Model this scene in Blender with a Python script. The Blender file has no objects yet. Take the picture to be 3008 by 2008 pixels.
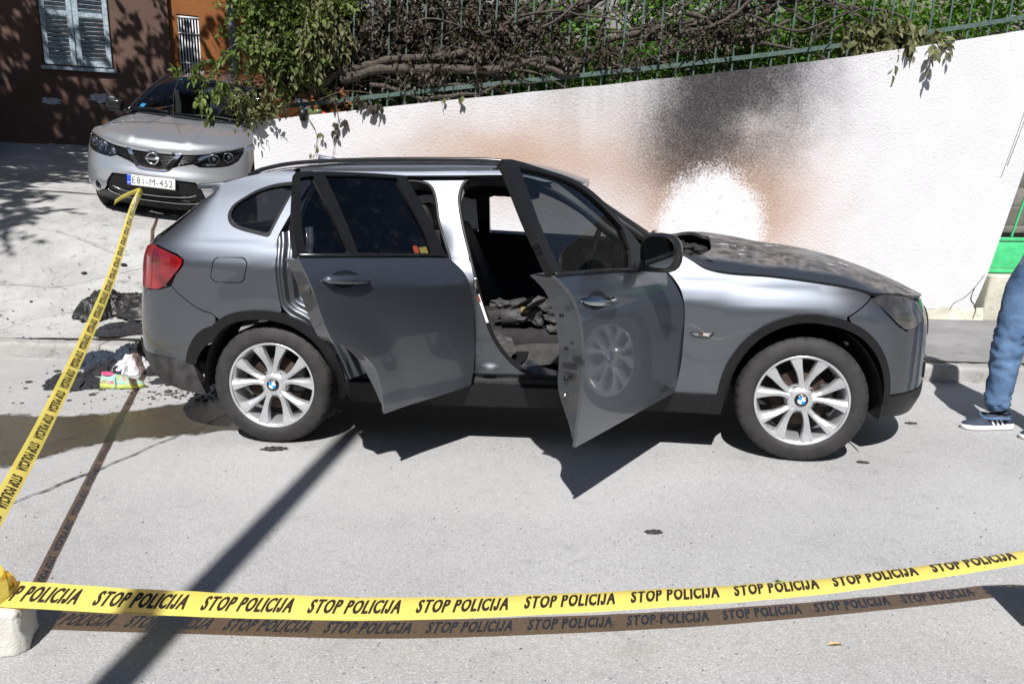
import bpy, bmesh, math, random
import numpy as np
from mathutils import Vector, Matrix, noise as mnoise
from mathutils.geometry import delaunay_2d_cdt
random.seed(7); rng = np.random.default_rng(7)
SC = bpy.context.scene
COL = SC.collection
rad = math.radians

# ------------------------------------------------------------------ camera, sky, sun, exposure
CAM_POS = (1.62113, -3.93057, 1.41264)
yaw, pit, rol = -0.084479, 0.204204, 0.006635
Fv = Vector((math.sin(yaw)*math.cos(pit), math.cos(yaw)*math.cos(pit), -math.sin(pit)))
R0 = Vector((math.cos(yaw), -math.sin(yaw), 0)); U0 = R0.cross(Fv)
Rv = R0*math.cos(rol) + U0*math.sin(rol); Uv = U0*math.cos(rol) - R0*math.sin(rol)
cd = bpy.data.cameras.new('camera'); cam = bpy.data.objects.new('camera', cd); COL.objects.link(cam)
cam.matrix_world = Matrix(((Rv.x, Uv.x, -Fv.x, CAM_POS[0]), (Rv.y, Uv.y, -Fv.y, CAM_POS[1]), (Rv.z, Uv.z, -Fv.z, CAM_POS[2]), (0, 0, 0, 1)))
cd.sensor_width = 23.5; cd.lens = 18.0; cd.clip_start = .05; cd.clip_end = 500
SC.camera = cam

SUN_EL, SUN_AZ = rad(49), rad(0.8)          # light travels towards +Y (away from the viewer)
tdir = Vector((math.sin(SUN_AZ)*math.cos(SUN_EL), math.cos(SUN_AZ)*math.cos(SUN_EL), -math.sin(SUN_EL)))
w = bpy.data.worlds.new('World'); SC.world = w; w.use_nodes = True
nt = w.node_tree; bg = nt.nodes['Background']
sky = nt.nodes.new('ShaderNodeTexSky'); sky.sky_type = 'NISHITA'; sky.sun_disc = False
sky.sun_elevation = SUN_EL; sky.sun_rotation = math.atan2(-tdir.x, -tdir.y)
sky.altitude = 500; sky.air_density = 1.0; sky.dust_density = 1.0
nt.links.new(sky.outputs[0], bg.inputs[0]); bg.inputs[1].default_value = 0.05
sl = bpy.data.lights.new('sun', 'SUN'); sl.energy = 5.0; sl.angle = rad(0.55); sl.color = (1, .98, .955)
so = bpy.data.objects.new('sun', sl); COL.objects.link(so); so.rotation_euler = tdir.to_track_quat('-Z', 'Y').to_euler(); so.location = (1, -8, 12)
vs = SC.view_settings; vs.view_transform = 'Standard'; vs.look = 'None'; vs.exposure = 0.62; vs.gamma = 1; vs.use_curve_mapping = False
SC.render.engine = 'CYCLES'
SC.cycles.max_bounces = 8; SC.cycles.transparent_max_bounces = 12

# ------------------------------------------------------------------ helpers
def sst(a, b, x):
    t = np.clip((x-a)/(b-a), 0, 1); return t*t*(3-2*t)
def pch(xs, ys):
    xs = np.array(xs, float); ys = np.array(ys, float); h = np.diff(xs); d = np.diff(ys)/h
    m = np.zeros(len(xs)); m[0] = d[0]; m[-1] = d[-1]
    for i in range(1, len(xs)-1):
        m[i] = 0 if d[i-1]*d[i] <= 0 else 2*d[i-1]*d[i]/(d[i-1]+d[i])
    def f(x):
        x = np.clip(np.asarray(x, float), xs[0], xs[-1]); i = np.clip(np.searchsorted(xs, x)-1, 0, len(h)-1)
        t = (x-xs[i])/h[i]; t2 = t*t; t3 = t2*t
        return (2*t3-3*t2+1)*ys[i]+(t3-2*t2+t)*h[i]*m[i]+(3*t2-2*t3)*ys[i+1]+(t3-t2)*h[i]*m[i+1]
    return f
def fin(o, parent=None):
    COL.objects.link(o)
    if parent is not None:
        o.parent = parent
        if parent.type == 'EMPTY' and parent.get('_w'):
            o.matrix_parent_inverse = Matrix.Translation(-parent.location)
    return o
def tag(o, label=None, cat=None, group=None, kind=None):
    if label: o['label'] = label
    if cat: o['category'] = cat
    if group: o['group'] = group
    if kind: o['kind'] = kind
    return o
def root(name, loc, label, cat, group=None, world=True):
    o = bpy.data.objects.new(name, None); o.empty_display_size = .1; o.location = loc; COL.objects.link(o)
    tag(o, label, cat, group)
    if world: o['_w'] = 1
    return o
def mesh_obj(name, V, F, mat, parent=None, smooth=True, normals=None, fm=None):
    me = bpy.data.meshes.new(name)
    me.from_pydata([tuple(map(float, v)) for v in V], [], [tuple(map(int, f)) for f in F])
    mats = mat if isinstance(mat, (list, tuple)) else [mat]
    for m in mats: me.materials.append(m)
    if smooth: me.polygons.foreach_set('use_smooth', np.ones(len(me.polygons), bool))
    if fm is not None: me.polygons.foreach_set('material_index', np.array(fm, np.int32))
    me.update()
    if normals is not None:
        me.normals_split_custom_set_from_vertices([tuple(map(float, n)) for n in normals])
    return fin(bpy.data.objects.new(name, me), parent)
class MB:
    """collects pieces of ONE mesh"""
    def __init__(s): s.V = []; s.F = []; s.M = []
    def add(s, V, F, mi=0):
        b = len(s.V); s.V += [tuple(map(float, v)) for v in V]; s.F += [tuple(int(i)+b for i in f) for f in F]; s.M += [mi]*len(F); return s
    def build(s, name, mat, parent=None, smooth=True):
        return mesh_obj(name, s.V, s.F, mat, parent, smooth, fm=s.M if isinstance(mat, (list, tuple)) else None)
def boxm(c, size, bev=.0, rot=None, seg=2):
    bm = bmesh.new(); bmesh.ops.create_cube(bm, size=1)
    for v in bm.verts: v.co = Vector((v.co.x*size[0], v.co.y*size[1], v.co.z*size[2]))
    if bev > 0: bmesh.ops.bevel(bm, geom=bm.edges[:], offset=bev, segments=seg, affect='EDGES', profile=.6)
    M = Matrix.Translation(Vector(c)) @ (rot.to_4x4() if rot is not None else Matrix())
    V = [M @ v.co for v in bm.verts]; bm.verts.index_update(); F = [[v.index for v in f.verts] for f in bm.faces]; bm.free()
    return V, F
def tubem(path, r, n=8, caps=True, flat=1.0):
    P = [Vector(p) for p in path]; N = len(P); V = []; F = []
    rr = r if hasattr(r, '__len__') else [r]*N
    up = Vector((0, 0, 1)); prev = None
    for i, p in enumerate(P):
        t = (P[min(i+1, N-1)]-P[max(i-1, 0)]).normalized()
        a = (prev - t*prev.dot(t)) if prev is not None else (up.cross(t) if abs(t.z) < .95 else Vector((1, 0, 0)).cross(t))
        if a.length < 1e-6: a = Vector((1, 0, 0)).cross(t)
        a.normalize(); prev = a; b = t.cross(a)
        for k in range(n):
            th = 2*math.pi*k/n; V.append(p + a*math.cos(th)*rr[i] + b*math.sin(th)*rr[i]*flat)
    for i in range(N-1):
        for k in range(n):
            F.append((i*n+k, i*n+(k+1) % n, (i+1)*n+(k+1) % n, (i+1)*n+k))
    if caps: F.append(tuple(range(n))[::-1]); F.append(tuple((N-1)*n+k for k in range(n)))
    return V, F
def smooth_path(pts, n=6):
    P = [np.array(p, float) for p in pts]; out = []
    for i in range(len(P)-1):
        p0 = P[max(i-1, 0)]; p1 = P[i]; p2 = P[i+1]; p3 = P[min(i+2, len(P)-1)]
        for k in range(n):
            t = k/n
            out.append(.5*((2*p1)+(-p0+p2)*t+(2*p0-5*p1+4*p2-p3)*t*t+(-p0+3*p1-3*p2+p3)*t**3))
    out.append(P[-1]); return out
def revolve(prof, n=48, axis='y', c=(0, 0, 0), mod=None):
    """prof: list of (radius, offset along axis)"""
    V = []; F = []; k = len(prof)
    for i in range(n):
        th = 2*math.pi*i/n
        for j, (r, o) in enumerate(prof):
            if mod: r = mod(i, j, r)
            V.append((c[0]+r*math.cos(th), c[1]+o, c[2]+r*math.sin(th)) if axis == 'y' else (c[0]+r*math.cos(th), c[1]+r*math.sin(th), c[2]+o))
    for i in range(n):
        a = i*k; b = ((i+1) % n)*k
        for j in range(k-1): F.append((a+j, a+j+1, b+j+1, b+j))
    return V, F
def chaikin(L, it=2):
    L = np.array(L, float)
    for _ in range(it):
        N = np.roll(L, -1, 0); L = np.stack([.75*L+.25*N, .25*L+.75*N], 1).reshape(-1, 2)
    return L
def smooth_loop(L, n=5, corner=38):
    """closed centripetal spline through the points; corners sharper than `corner` degrees stay sharp"""
    P = np.array(L, float); P = P[np.linalg.norm(P-np.roll(P, 1, 0), axis=1) > 1e-6]; N = len(P)
    a = P-np.roll(P, 1, 0); b = np.roll(P, -1, 0)-P
    ang = np.degrees(np.abs(np.arctan2(a[:, 0]*b[:, 1]-a[:, 1]*b[:, 0], (a*b).sum(1))))
    cs = set(np.nonzero(ang > corner)[0].tolist()); out = []
    for i in range(N):
        p1 = P[i]; p2 = P[(i+1) % N]; p0 = P[(i-1) % N] if i not in cs else 2*p1-p2; p3 = P[(i+2) % N] if (i+1) % N not in cs else 2*p2-p1
        t = [0.]
        for u, v in ((p0, p1), (p1, p2), (p2, p3)): t.append(t[-1]+max(np.linalg.norm(v-u), 1e-9)**.5)
        for k in range(n):
            q = t[1]+(t[2]-t[1])*k/n
            A1 = (t[1]-q)/(t[1]-t[0])*p0+(q-t[0])/(t[1]-t[0])*p1; A2 = (t[2]-q)/(t[2]-t[1])*p1+(q-t[1])/(t[2]-t[1])*p2; A3 = (t[3]-q)/(t[3]-t[2])*p2+(q-t[2])/(t[3]-t[2])*p3
            B1 = (t[2]-q)/(t[2]-t[0])*A1+(q-t[0])/(t[2]-t[0])*A2; B2 = (t[3]-q)/(t[3]-t[1])*A2+(q-t[1])/(t[3]-t[1])*A3
            out.append((t[2]-q)/(t[2]-t[1])*B1+(q-t[1])/(t[2]-t[1])*B2)
    return np.array(out)
def dens(L, step):
    L = np.array(L, float); out = []
    for a, b in zip(L, np.roll(L, -1, 0)):
        k = max(1, int(np.ceil(np.hypot(*(b-a))/step)))
        for i in range(k): out.append(a+(b-a)*i/k)
    return np.array(out)
def inside(P, loops):
    c = np.zeros(len(P), bool)
    for L in loops:
        A = L; B = np.roll(L, -1, 0)
        for (x1, y1), (x2, y2) in zip(A, B):
            if y1 == y2: continue
            m = ((P[:, 1] < y1) != (P[:, 1] < y2)) & (P[:, 0] < (x2-x1)*(P[:, 1]-y1)/(y2-y1)+x1); c ^= m
    return c
def tri2d(loops, sp):
    loops = [dens(L, sp*.6) for L in loops]
    bp = np.concatenate(loops); lo = bp.min(0); hi = bp.max(0)
    gx = np.arange(lo[0]+sp*.5, hi[0], sp); gy = np.arange(lo[1]+sp*.5, hi[1], sp)
    G = np.stack(np.meshgrid(gx, gy), -1).reshape(-1, 2)
    if len(G):
        G = G[inside(G, loops)]
        if len(G):
            dmin = np.full(len(G), 9.)
            for i in range(0, len(bp), 400):
                dmin = np.minimum(dmin, np.sqrt(((G[:, None]-bp[None, i:i+400])**2).sum(-1)).min(1))
            G = G[dmin > sp*.45]
    E = []; b = 0
    for L in loops:
        n = len(L); E += [(b+i, b+(i+1) % n) for i in range(n)]; b += n
    A = np.concatenate([bp, G]) if len(G) else bp
    r = delaunay_2d_cdt([Vector((float(x), float(y))) for x, y in A], E, [], 0, 1e-7)
    V = np.array([[v.x, v.y] for v in r[0]]); F = np.array([f for f in r[2] if len(f) == 3])
    F = F[inside(V[F].mean(1), loops)]
    return V, F
def panel(name, loops, lift, mat, parent, sp=.04, depth=.015, centre=(1.4, .87, .7), ch=2, back=False, fm2=None):
    """a sheet cut out of a smooth surface, with folded-in edges; loops: outline then holes"""
    loops = [smooth_loop(L) if ch else np.array(L, float) for L in loops]
    uv, F = tri2d(loops, sp)
    e = 1e-3; u, v = uv[:, 0], uv[:, 1]
    P = lift(u, v); N = np.cross(lift(u+e, v)-lift(u-e, v), lift(u, v+e)-lift(u, v-e))
    N /= np.linalg.norm(N, axis=1)[:, None]+1e-12
    if ((P-np.array(centre))*N).sum() < 0: N = -N
    fn = np.cross(P[F[:, 1]]-P[F[:, 0]], P[F[:, 2]]-P[F[:, 0]])
    fl = (fn*N[F[:, 0]]).sum(1) < 0; F[fl] = F[fl][:, ::-1]
    V = [P]; NN = [N]; FF = [tuple(f) for f in F]; nb = len(P)
    if depth > 0:
        cnt = {}
        for f in F:
            for a, b in ((f[0], f[1]), (f[1], f[2]), (f[2], f[0])):
                k = (min(a, b), max(a, b)); cnt[k] = None if k in cnt else (a, b)
        bed = [q for q in cnt.values() if q]
        ids = {}; q1 = []; q2 = []; nn = []
        acc = {}
        for a, b in bed:
            t = P[b]-P[a]; t = t/(np.linalg.norm(t)+1e-12); o = np.cross(t, N[a])
            for i in (a, b): acc[i] = acc.get(i, 0)+o
        for i, o in acc.items():
            ids[i] = len(q1); q1.append(P[i]); q2.append(P[i]-N[i]*depth); nn.append(o/(np.linalg.norm(o)+1e-9))
        m = len(q1); V += [np.array(q1), np.array(q2)]; NN += [np.array(nn), np.array(nn)]
        for a, b in bed:
            FF.append((nb+ids[b], nb+ids[a], nb+m+ids[a], nb+m+ids[b]))
        if back:
            V.append(P-N*depth); NN.append(-N); o = nb+2*m
            FF += [(o+f[2], o+f[1], o+f[0]) for f in F]
    return mesh_obj(name, np.concatenate(V), FF, mat, parent, True, np.concatenate(NN))
_txt = {}
def text2d(s, shear=0., offset=0., space=1.0):
    k = (s, shear, offset, space)
    if k not in _txt:
        c = bpy.data.curves.new('t', 'FONT'); c.body = s; c.shear = shear; c.offset = offset; c.space_character = space; c.size = 1; c.resolution_u = 3
        o = bpy.data.objects.new('t', c); COL.objects.link(o)
        dg = bpy.context.evaluated_depsgraph_get(); me = o.evaluated_get(dg).to_mesh()
        V = np.array([v.co[:2] for v in me.vertices]); F = [tuple(p.vertices) for p in me.polygons]
        o.evaluated_get(dg).to_mesh_clear(); bpy.data.objects.remove(o); bpy.data.curves.remove(c)
        lo = V.min(0); hi = V.max(0); V = (V-lo)/(hi[1]-lo[1]); _txt[k] = (V, F)
    return _txt[k]
def block_text(s, shear, gap=.13, spc=.42, bold=.03):
    """capital letters all set to the same height, finely meshed so they can follow a curved strip"""
    V = []; F = []; x = 0.
    for ch in s:
        if ch == ' ': x += spc; continue
        v, f = text2d(ch, 0., bold) if ch != 'J' else tri2d([np.array([(.34, 1), (.53, 1), (.53, .30), (.49, .13), (.39, .03), (.25, 0), (.10, .03), (.02, .12), (0, .31), (.17, .31), (.18, .21), (.24, .16), (.31, .19), (.34, .30)])], .3); bm = bmesh.new(); q = [bm.verts.new((a, b, 0)) for a, b in v]
        for t in f:
            try: bm.faces.new([q[i] for i in t])
            except ValueError: pass
        bmesh.ops.triangulate(bm, faces=bm.faces[:])
        for _ in range(3): bmesh.ops.subdivide_edges(bm, edges=[e for e in bm.edges if e.calc_length() > .26], cuts=1); bmesh.ops.triangulate(bm, faces=bm.faces[:])
        bm.verts.index_update(); o = len(V); V += [(p.co.x+x+shear*p.co.y, p.co.y) for p in bm.verts]; F += [tuple(p.index+o for p in t.verts) for t in bm.faces]
        x += max(p.co.x for p in bm.verts)+gap; bm.free()
    V = np.array(V); V[:, 0] -= V[:, 0].min(); return V, F
def fractal(p, s, o=3):
    return mnoise.fractal(Vector(p)*s, 1.0, 2.0, o)
def blob(c, r, amp=.25, fr=2.5, sub=3, rot=0., seed=0, flat=True):
    bm = bmesh.new(); bmesh.ops.create_icosphere(bm, subdivisions=sub, radius=1)
    V = []; cr, sr = math.cos(rot), math.sin(rot)
    for v in bm.verts:
        p = v.co.copy(); k = 1+amp*fractal(p+Vector((seed*3.1, seed, 0)), fr, 4)
        x, y, z = p.x*r[0]*k, p.y*r[1]*k, p.z*r[2]*k
        if flat: z = max(z, -r[2]*.55)+r[2]*.55
        V.append((c[0]+cr*x-sr*y, c[1]+sr*x+cr*y, c[2]+z))
    bm.verts.index_update(); F = [[q.index for q in f.verts] for f in bm.faces]; bm.free(); return V, F

# ------------------------------------------------------------------ materials
def newmat(name):
    m = bpy.data.materials.new(name); m.use_nodes = True; return m, m.node_tree, m.node_tree.nodes['Principled BSDF']
def sset(b, **k):
    for n, v in k.items():
        i = b.inputs[n.replace('_', ' ')]
        i.default_value = (*v, 1) if isinstance(v, tuple) and len(v) == 3 and i.type == 'RGBA' else v
class G:
    def __init__(s, nt): s.nt = nt; s.L = nt.links.new
    def n(s, t, **k):
        q = s.nt.nodes.new('ShaderNode'+t)
        for a, v in k.items(): setattr(q, a, v)
        return q
    def set(s, sock, v):
        if hasattr(v, 'is_linked') or hasattr(v, 'links'): s.L(v, sock)
        elif isinstance(v, tuple) and len(v) == 3 and sock.type == 'RGBA': sock.default_value = (*v, 1)
        else: sock.default_value = v
    def co(s, kind='Object'): return s.n('TexCoord').outputs[kind]
    def pos(s): return s.n('NewGeometry').outputs['Position']
    def noise(s, scale, detail=4., rough=.55, vec=None, dist=0., col=False):
        q = s.n('TexNoise'); q.inputs['Scale'].default_value = scale; q.inputs['Detail'].default_value = detail; q.inputs['Roughness'].default_value = rough; q.inputs['Distortion'].default_value = dist
        s.L(vec if vec is not None else s.pos(), q.inputs['Vector']); return q.outputs[1 if col else 0]
    def vor(s, scale, vec=None, out='Distance', feature='F1'):
        q = s.n('TexVoronoi', feature=feature); q.inputs['Scale'].default_value = scale; s.L(vec if vec is not None else s.pos(), q.inputs['Vector']); return q.outputs[out]
    def math(s, op, a, b=None, c=None, clamp=False):
        q = s.n('Math', operation=op); q.use_clamp = clamp; s.set(q.inputs[0], a)
        if b is not None: s.set(q.inputs[1], b)
        if c is not None: s.set(q.inputs[2], c)
        return q.outputs[0]
    def ramp(s, v, a, b, lo=0., hi=1., smooth=True):
        q = s.n('MapRange', interpolation_type='SMOOTHSTEP' if smooth else 'LINEAR'); s.set(q.inputs[0], v)
        for i, x in zip((1, 2, 3, 4), (a, b, lo, hi)): q.inputs[i].default_value = x
        return q.outputs[0]
    def mix(s, f, a, b, mode='MIX'):
        q = s.n('Mix', data_type='RGBA', blend_type=mode); s.set(q.inputs[0], f); s.set(q.inputs[6], a); s.set(q.inputs[7], b); return q.outputs[2]
    def sep(s, v):
        q = s.n('SeparateXYZ'); s.L(v, q.inputs[0]); return q.outputs
    def bump(s, h, strength=.3, dist=.01):
        q = s.n('Bump'); q.inputs['Strength'].default_value = strength; q.inputs['Distance'].default_value = dist; s.set(q.inputs['Height'], h); return q.outputs[0]
    def scalev(s, v, sc):
        q = s.n('VectorMath', operation='MULTIPLY'); s.L(v, q.inputs[0]); q.inputs[1].default_value = sc; return q.outputs[0]
def simple(name, col, rough=.6, metal=0., var=.0, vs_=30., bump=0., bs=80., bd=.003, **k):
    m, nt, b = newmat(name); g = G(nt); sset(b, Roughness=rough, Metallic=metal, Base_Color=col, **k)
    if var:
        f = g.ramp(g.noise(vs_, 5, .6), .3, .7)
        g.L(g.mix(f, tuple(c*(1-var) for c in col), tuple(min(1, c*(1+var)) for c in col)), b.inputs['Base Color'])
    if bump: g.L(g.bump(g.noise(bs, 4), bump, bd), b.inputs['Normal'])
    return m
# ------------------------------------------------------------------ setting materials
def m_asphalt():
    m, nt, b = newmat('asphalt'); g = G(nt); p = g.pos()
    big = g.ramp(g.noise(.8, 4, .6), .3, .7); fine = g.noise(70, 5, .7)
    base = g.mix(big, (.31, .306, .302), (.375, .371, .366))
    cell = g.vor(210, out='Color'); q = g.n('SeparateColor'); g.L(cell, q.inputs[0])
    base = g.mix(g.ramp(q.outputs[0], .1, .95, 0, .44), base, (.17, .168, .17))
    base = g.mix(g.ramp(q.outputs[1], .90, .97, 0, .7), base, (.46, .45, .44))
    base = g.mix(g.ramp(g.noise(34, 5, .75), .50, .72, 0, .34), base, (.18, .176, .172))
    c2 = g.vor(62, out='Color'); q2 = g.n('SeparateColor'); g.L(c2, q2.inputs[0])
    d2 = g.vor(62); pit = g.math('MULTIPLY', g.math('MULTIPLY', g.ramp(q2.outputs[0], .80, .86), g.ramp(g.math('ADD', d2, g.math('MULTIPLY', q2.outputs[1], .25)), .42, .22)), g.ramp(g.noise(1.3, 4, .6), .36, .58))
    base = g.mix(g.math('MULTIPLY', pit, .75), base, (.085, .08, .08))
    base = g.mix(g.ramp(g.noise(7, 6, .7), .54, .74, 0, .42), base, (.16, .158, .16))
    st = g.ramp(g.noise(2.2, 5, .65, dist=.6), .62, .76, 0, .35)
    base = g.mix(g.math('MULTIPLY', st, 1.4), base, (.20, .188, .17))
    base = g.mix(g.ramp(g.noise(.55, 3, .5, vec=g.scalev(g.pos(), (.35, 1.6, 1))), .45, .7, 0, .30), base, (.42, .415, .41))
    g.L(base, b.inputs['Base Color']); sset(b, Roughness=.85)
    h = g.math('ADD', g.math('MULTIPLY', fine, .5), g.math('SUBTRACT', g.math('MULTIPLY', g.vor(150), .9), pit))
    g.L(g.bump(h, .45, .003), b.inputs['Normal']); return m
def m_concrete(name, a, b_, stain=(.12, .11, .09), sc=1., sm=.5, bst=.6):
    m, nt, b = newmat(name); g = G(nt)
    base = g.mix(g.ramp(g.noise(1.6*sc, 5, .65), .3, .7), a, b_)
    base = g.mix(g.ramp(g.noise(9*sc, 6, .75, dist=.4), .52, .72, 0, sm), base, stain)
    base = g.mix(g.ramp(g.noise(90*sc, 3, .7), .35, .75, 0, .35), base, tuple(x*.55 for x in a))
    g.L(base, b.inputs['Base Color']); sset(b, Roughness=.9)
    h = g.math('ADD', g.noise(26*sc, 6, .7), g.math('MULTIPLY', g.noise(110*sc, 4, .7), .5))
    g.L(g.bump(h, bst, .012), b.inputs['Normal']); return m
def m_wall():
    m, nt, b = newmat('white_stucco_with_soot'); g = G(nt); p = g.pos(); s = g.sep(p); X, Z = s[0], s[2]
    n1 = g.noise(2.4, 5, .6); n2 = g.noise(60, 4, .75); n3 = g.noise(9, 5, .7)
    def ell(cx, cz, rx, rz, k=.5, kn=.0):
        a = g.math('POWER', g.math('DIVIDE', g.math('SUBTRACT', X, cx), rx), 2.); c = g.math('POWER', g.math('DIVIDE', g.math('SUBTRACT', Z, cz), rz), 2.)
        d = g.math('SQRT', g.math('ADD', a, c)); d = g.math('ADD', d, g.math('MULTIPLY', g.math('SUBTRACT', n1, .5), k))
        if kn: d = g.math('ADD', d, g.math('MULTIPLY', g.math('SUBTRACT', n2, .5), kn))
        return d
    base = g.mix(g.ramp(n1, .3, .7), (.50, .494, .508), (.55, .543, .558))
    base = g.mix(g.ramp(g.noise(.9, 4, .6), .55, .8, 0, .25), base, (.49, .48, .475))
    base = g.mix(g.ramp(g.noise(1.6, 5, .7, vec=g.scalev(p, (1.5, 1, .35))), .60, .80, 0, .16), base, (.40, .39, .38))
    def gauss(cx, cz, rx, rz, k=.3): return g.math('EXPONENT', g.math('MULTIPLY', g.math('POWER', ell(cx, cz, rx, rz, k), 2.), -1.))
    def speck(f, amt): return g.math('ADD', f, g.math('MULTIPLY', g.math('MULTIPLY', g.math('SUBTRACT', n2, .5), amt), g.math('MULTIPLY', f, g.math('SUBTRACT', 1.1, f))), clamp=True)
    streak = g.noise(5, 4, .65, vec=g.scalev(p, (1.3, 1, .14)))
    veil = g.math('MULTIPLY', gauss(1.65, 2.30, 1.05, .50, .5), g.ramp(streak, .3, .7, .25, .62))
    base = g.mix(speck(veil, 3.), base, (.23, .222, .222))
    base = g.mix(speck(g.math('MULTIPLY', gauss(1.0, 1.60, 1.15, .36, .5), .88), 2.), base, (.36, .24, .175))
    base = g.mix(speck(g.math('MULTIPLY', gauss(2.86, 1.18, .80, .66, .4), 1.0), 2.5), base, (.40, .245, .165))
    base = g.mix(speck(g.math('MULTIPLY', gauss(2.50, 1.50, .38, .36, .4), .75), 4.), base, (.13, .085, .062))
    base = g.mix(speck(g.math('MULTIPLY', gauss(3.28, 1.35, .24, .40, .4), .38), 4.), base, (.17, .115, .085))
    up = g.ramp(Z, 1.25, 2.15, 0., 1.75); xc = g.math('ADD', 2.62, g.math('MULTIPLY', g.math('SUBTRACT', Z, 1.5), .26))
    d = g.math('SUBTRACT', X, xc); w2 = g.ramp(d, -.1, .1, .42, .66)
    dn = g.math('ADD', g.math('DIVIDE', d, w2), g.math('MULTIPLY', g.math('SUBTRACT', n1, .5), .7))
    soot = g.math('MULTIPLY', up, g.math('EXPONENT', g.math('MULTIPLY', g.math('POWER', dn, 2.), -1.1)))
    soot = g.math('SUBTRACT', soot, g.math('MULTIPLY', gauss(3.04, 1.93, .28, .18, .6), .75))
    soot = g.math('MAXIMUM', g.math('MULTIPLY', soot, g.ramp(n3, .25, .75, .75, 1.2)), 0.)
    soot = g.math('SUBTRACT', 1., g.math('EXPONENT', g.math('MULTIPLY', soot, -2.5)))
    base = g.mix(speck(soot, 4.2), base, (.022, .020, .021))
    wh = g.math('ADD', ell(2.79, .95, .445, .54, .42), g.math('ADD', g.math('MULTIPLY', g.math('SUBTRACT', n3, .5), .32), g.math('MULTIPLY', g.math('SUBTRACT', n2, .5), .9)))
    wh = g.ramp(wh, 1.22, .80)
    base = g.mix(g.math('MULTIPLY', wh, .96), base, (.62, .613, .625))
    base = g.mix(g.math('MULTIPLY', wh, g.ramp(g.noise(22, 5, .7), .55, .66, 0, .8)), base, (.40, .39, .40))
    g.L(base, b.inputs['Base Color']); sset(b, Roughness=.92)
    h = g.math('ADD', g.math('MULTIPLY', g.noise(48, 5, .65), 1.), g.math('MULTIPLY', g.vor(60), .6))
    g.L(g.bump(h, .42, .011), b.inputs['Normal']); return m
def m_leaf(name, cols, trans=.35):
    m, nt, b = newmat(name); g = G(nt)
    r = g.n('NewGeometry').outputs['Random Per Island']
    cr = g.n('ValToRGB'); g.L(r, cr.inputs[0]); e = cr.color_ramp.elements
    while len(e) < len(cols): e.new(.5)
    for i, c in enumerate(cols): e[i].position = i/(len(cols)-1); e[i].color = (*c, 1)
    g.L(cr.outputs[0], b.inputs['Base Color']); sset(b, Roughness=.55); b.inputs['Specular IOR Level'].default_value = .3
    t = g.n('BsdfTranslucent'); g.L(g.mix(.5, cr.outputs[0], (.12, .16, .01)), t.inputs[0])
    mx = g.n('MixShader'); mx.inputs[0].default_value = trans; g.L(b.outputs[0], mx.inputs[1]); g.L(t.outputs[0], mx.inputs[2])
    g.L(mx.outputs[0], nt.nodes['Material Output'].inputs[0]); return m
ASPH = m_asphalt()
CONC = m_concrete('drive_concrete', (.31, .305, .295), (.43, .425, .415), sm=.75, bst=1.0)
KERBM = m_concrete('kerb_concrete', (.27, .262, .25), (.38, .37, .35), sc=1.4, sm=.65)
WALK = m_concrete('walk_asphalt', (.16, .158, .16), (.24, .235, .235), stain=(.08, .075, .07), sc=1.3)
PLINTH = m_concrete('old_plaster', (.46, .44, .36), (.60, .57, .48), stain=(.20, .20, .10), sc=2., sm=.7)
PEBB = m_concrete('pebble_render', (.17, .168, .16), (.24, .235, .225), sc=1.2)
WALLM = m_wall()
SOIL = m_concrete('soil', (.10, .085, .07), (.17, .15, .125), stain=(.05, .05, .03), sc=2)
BROWN = m_concrete('brown_render', (.095, .056, .041), (.125, .072, .053), stain=(.06, .036, .028), sc=.8, sm=.5)
ORANGE = m_concrete('orange_render', (.20, .068, .014), (.24, .085, .018), stain=(.13, .045, .014), sc=.8)
SHUT = simple('shutter_paint', (.27, .33, .37), .7, var=.35, vs_=25, bump=.3, bs=60)
GREENP = simple('green_fence_paint', (.042, .075, .062), .6, var=.35, vs_=40, bump=.2)
GATEP = simple('gate_green_paint', (.05, .42, .16), .45, var=.12, vs_=15)
BARK = simple('vine_bark', (.055, .043, .034), .9, var=.5, vs_=35, bump=.8, bs=70, bd=.01)
TWIG = simple('twig_bark', (.10, .075, .05), .85, var=.4, vs_=60)
LEAFG = m_leaf('fresh_leaves', [(.05, .085, .016), (.085, .135, .026), (.15, .20, .05), (.065, .10, .025)])
LEAFW = m_leaf('withered_leaves', [(.07, .08, .03), (.13, .13, .055), (.18, .175, .085), (.06, .08, .025)], .3)
LEAFD = m_leaf('scorched_leaves', [(.025, .02, .016), (.05, .038, .028), (.075, .055, .04), (.035, .032, .02)], .15)
LEAFH = m_leaf('herb_leaves', [(.04, .12, .012), (.07, .19, .02), (.12, .27, .035), (.09, .16, .02)], .4)
PEELM = simple('peeled_plaster', (.40, .42, .45), .9, var=.3, vs_=20)
WHITEB = simple('white_bars', (.55, .55, .56), .6)
DARKIN = simple('dark_inside', (.012, .012, .013), .8)
PIPE = simple('grey_pipe', (.10, .11, .13), .5)
STONEM = m_concrete('limestone', (.62, .60, .55), (.75, .73, .68), stain=(.35, .33, .28), sc=4, sm=.4)

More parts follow.
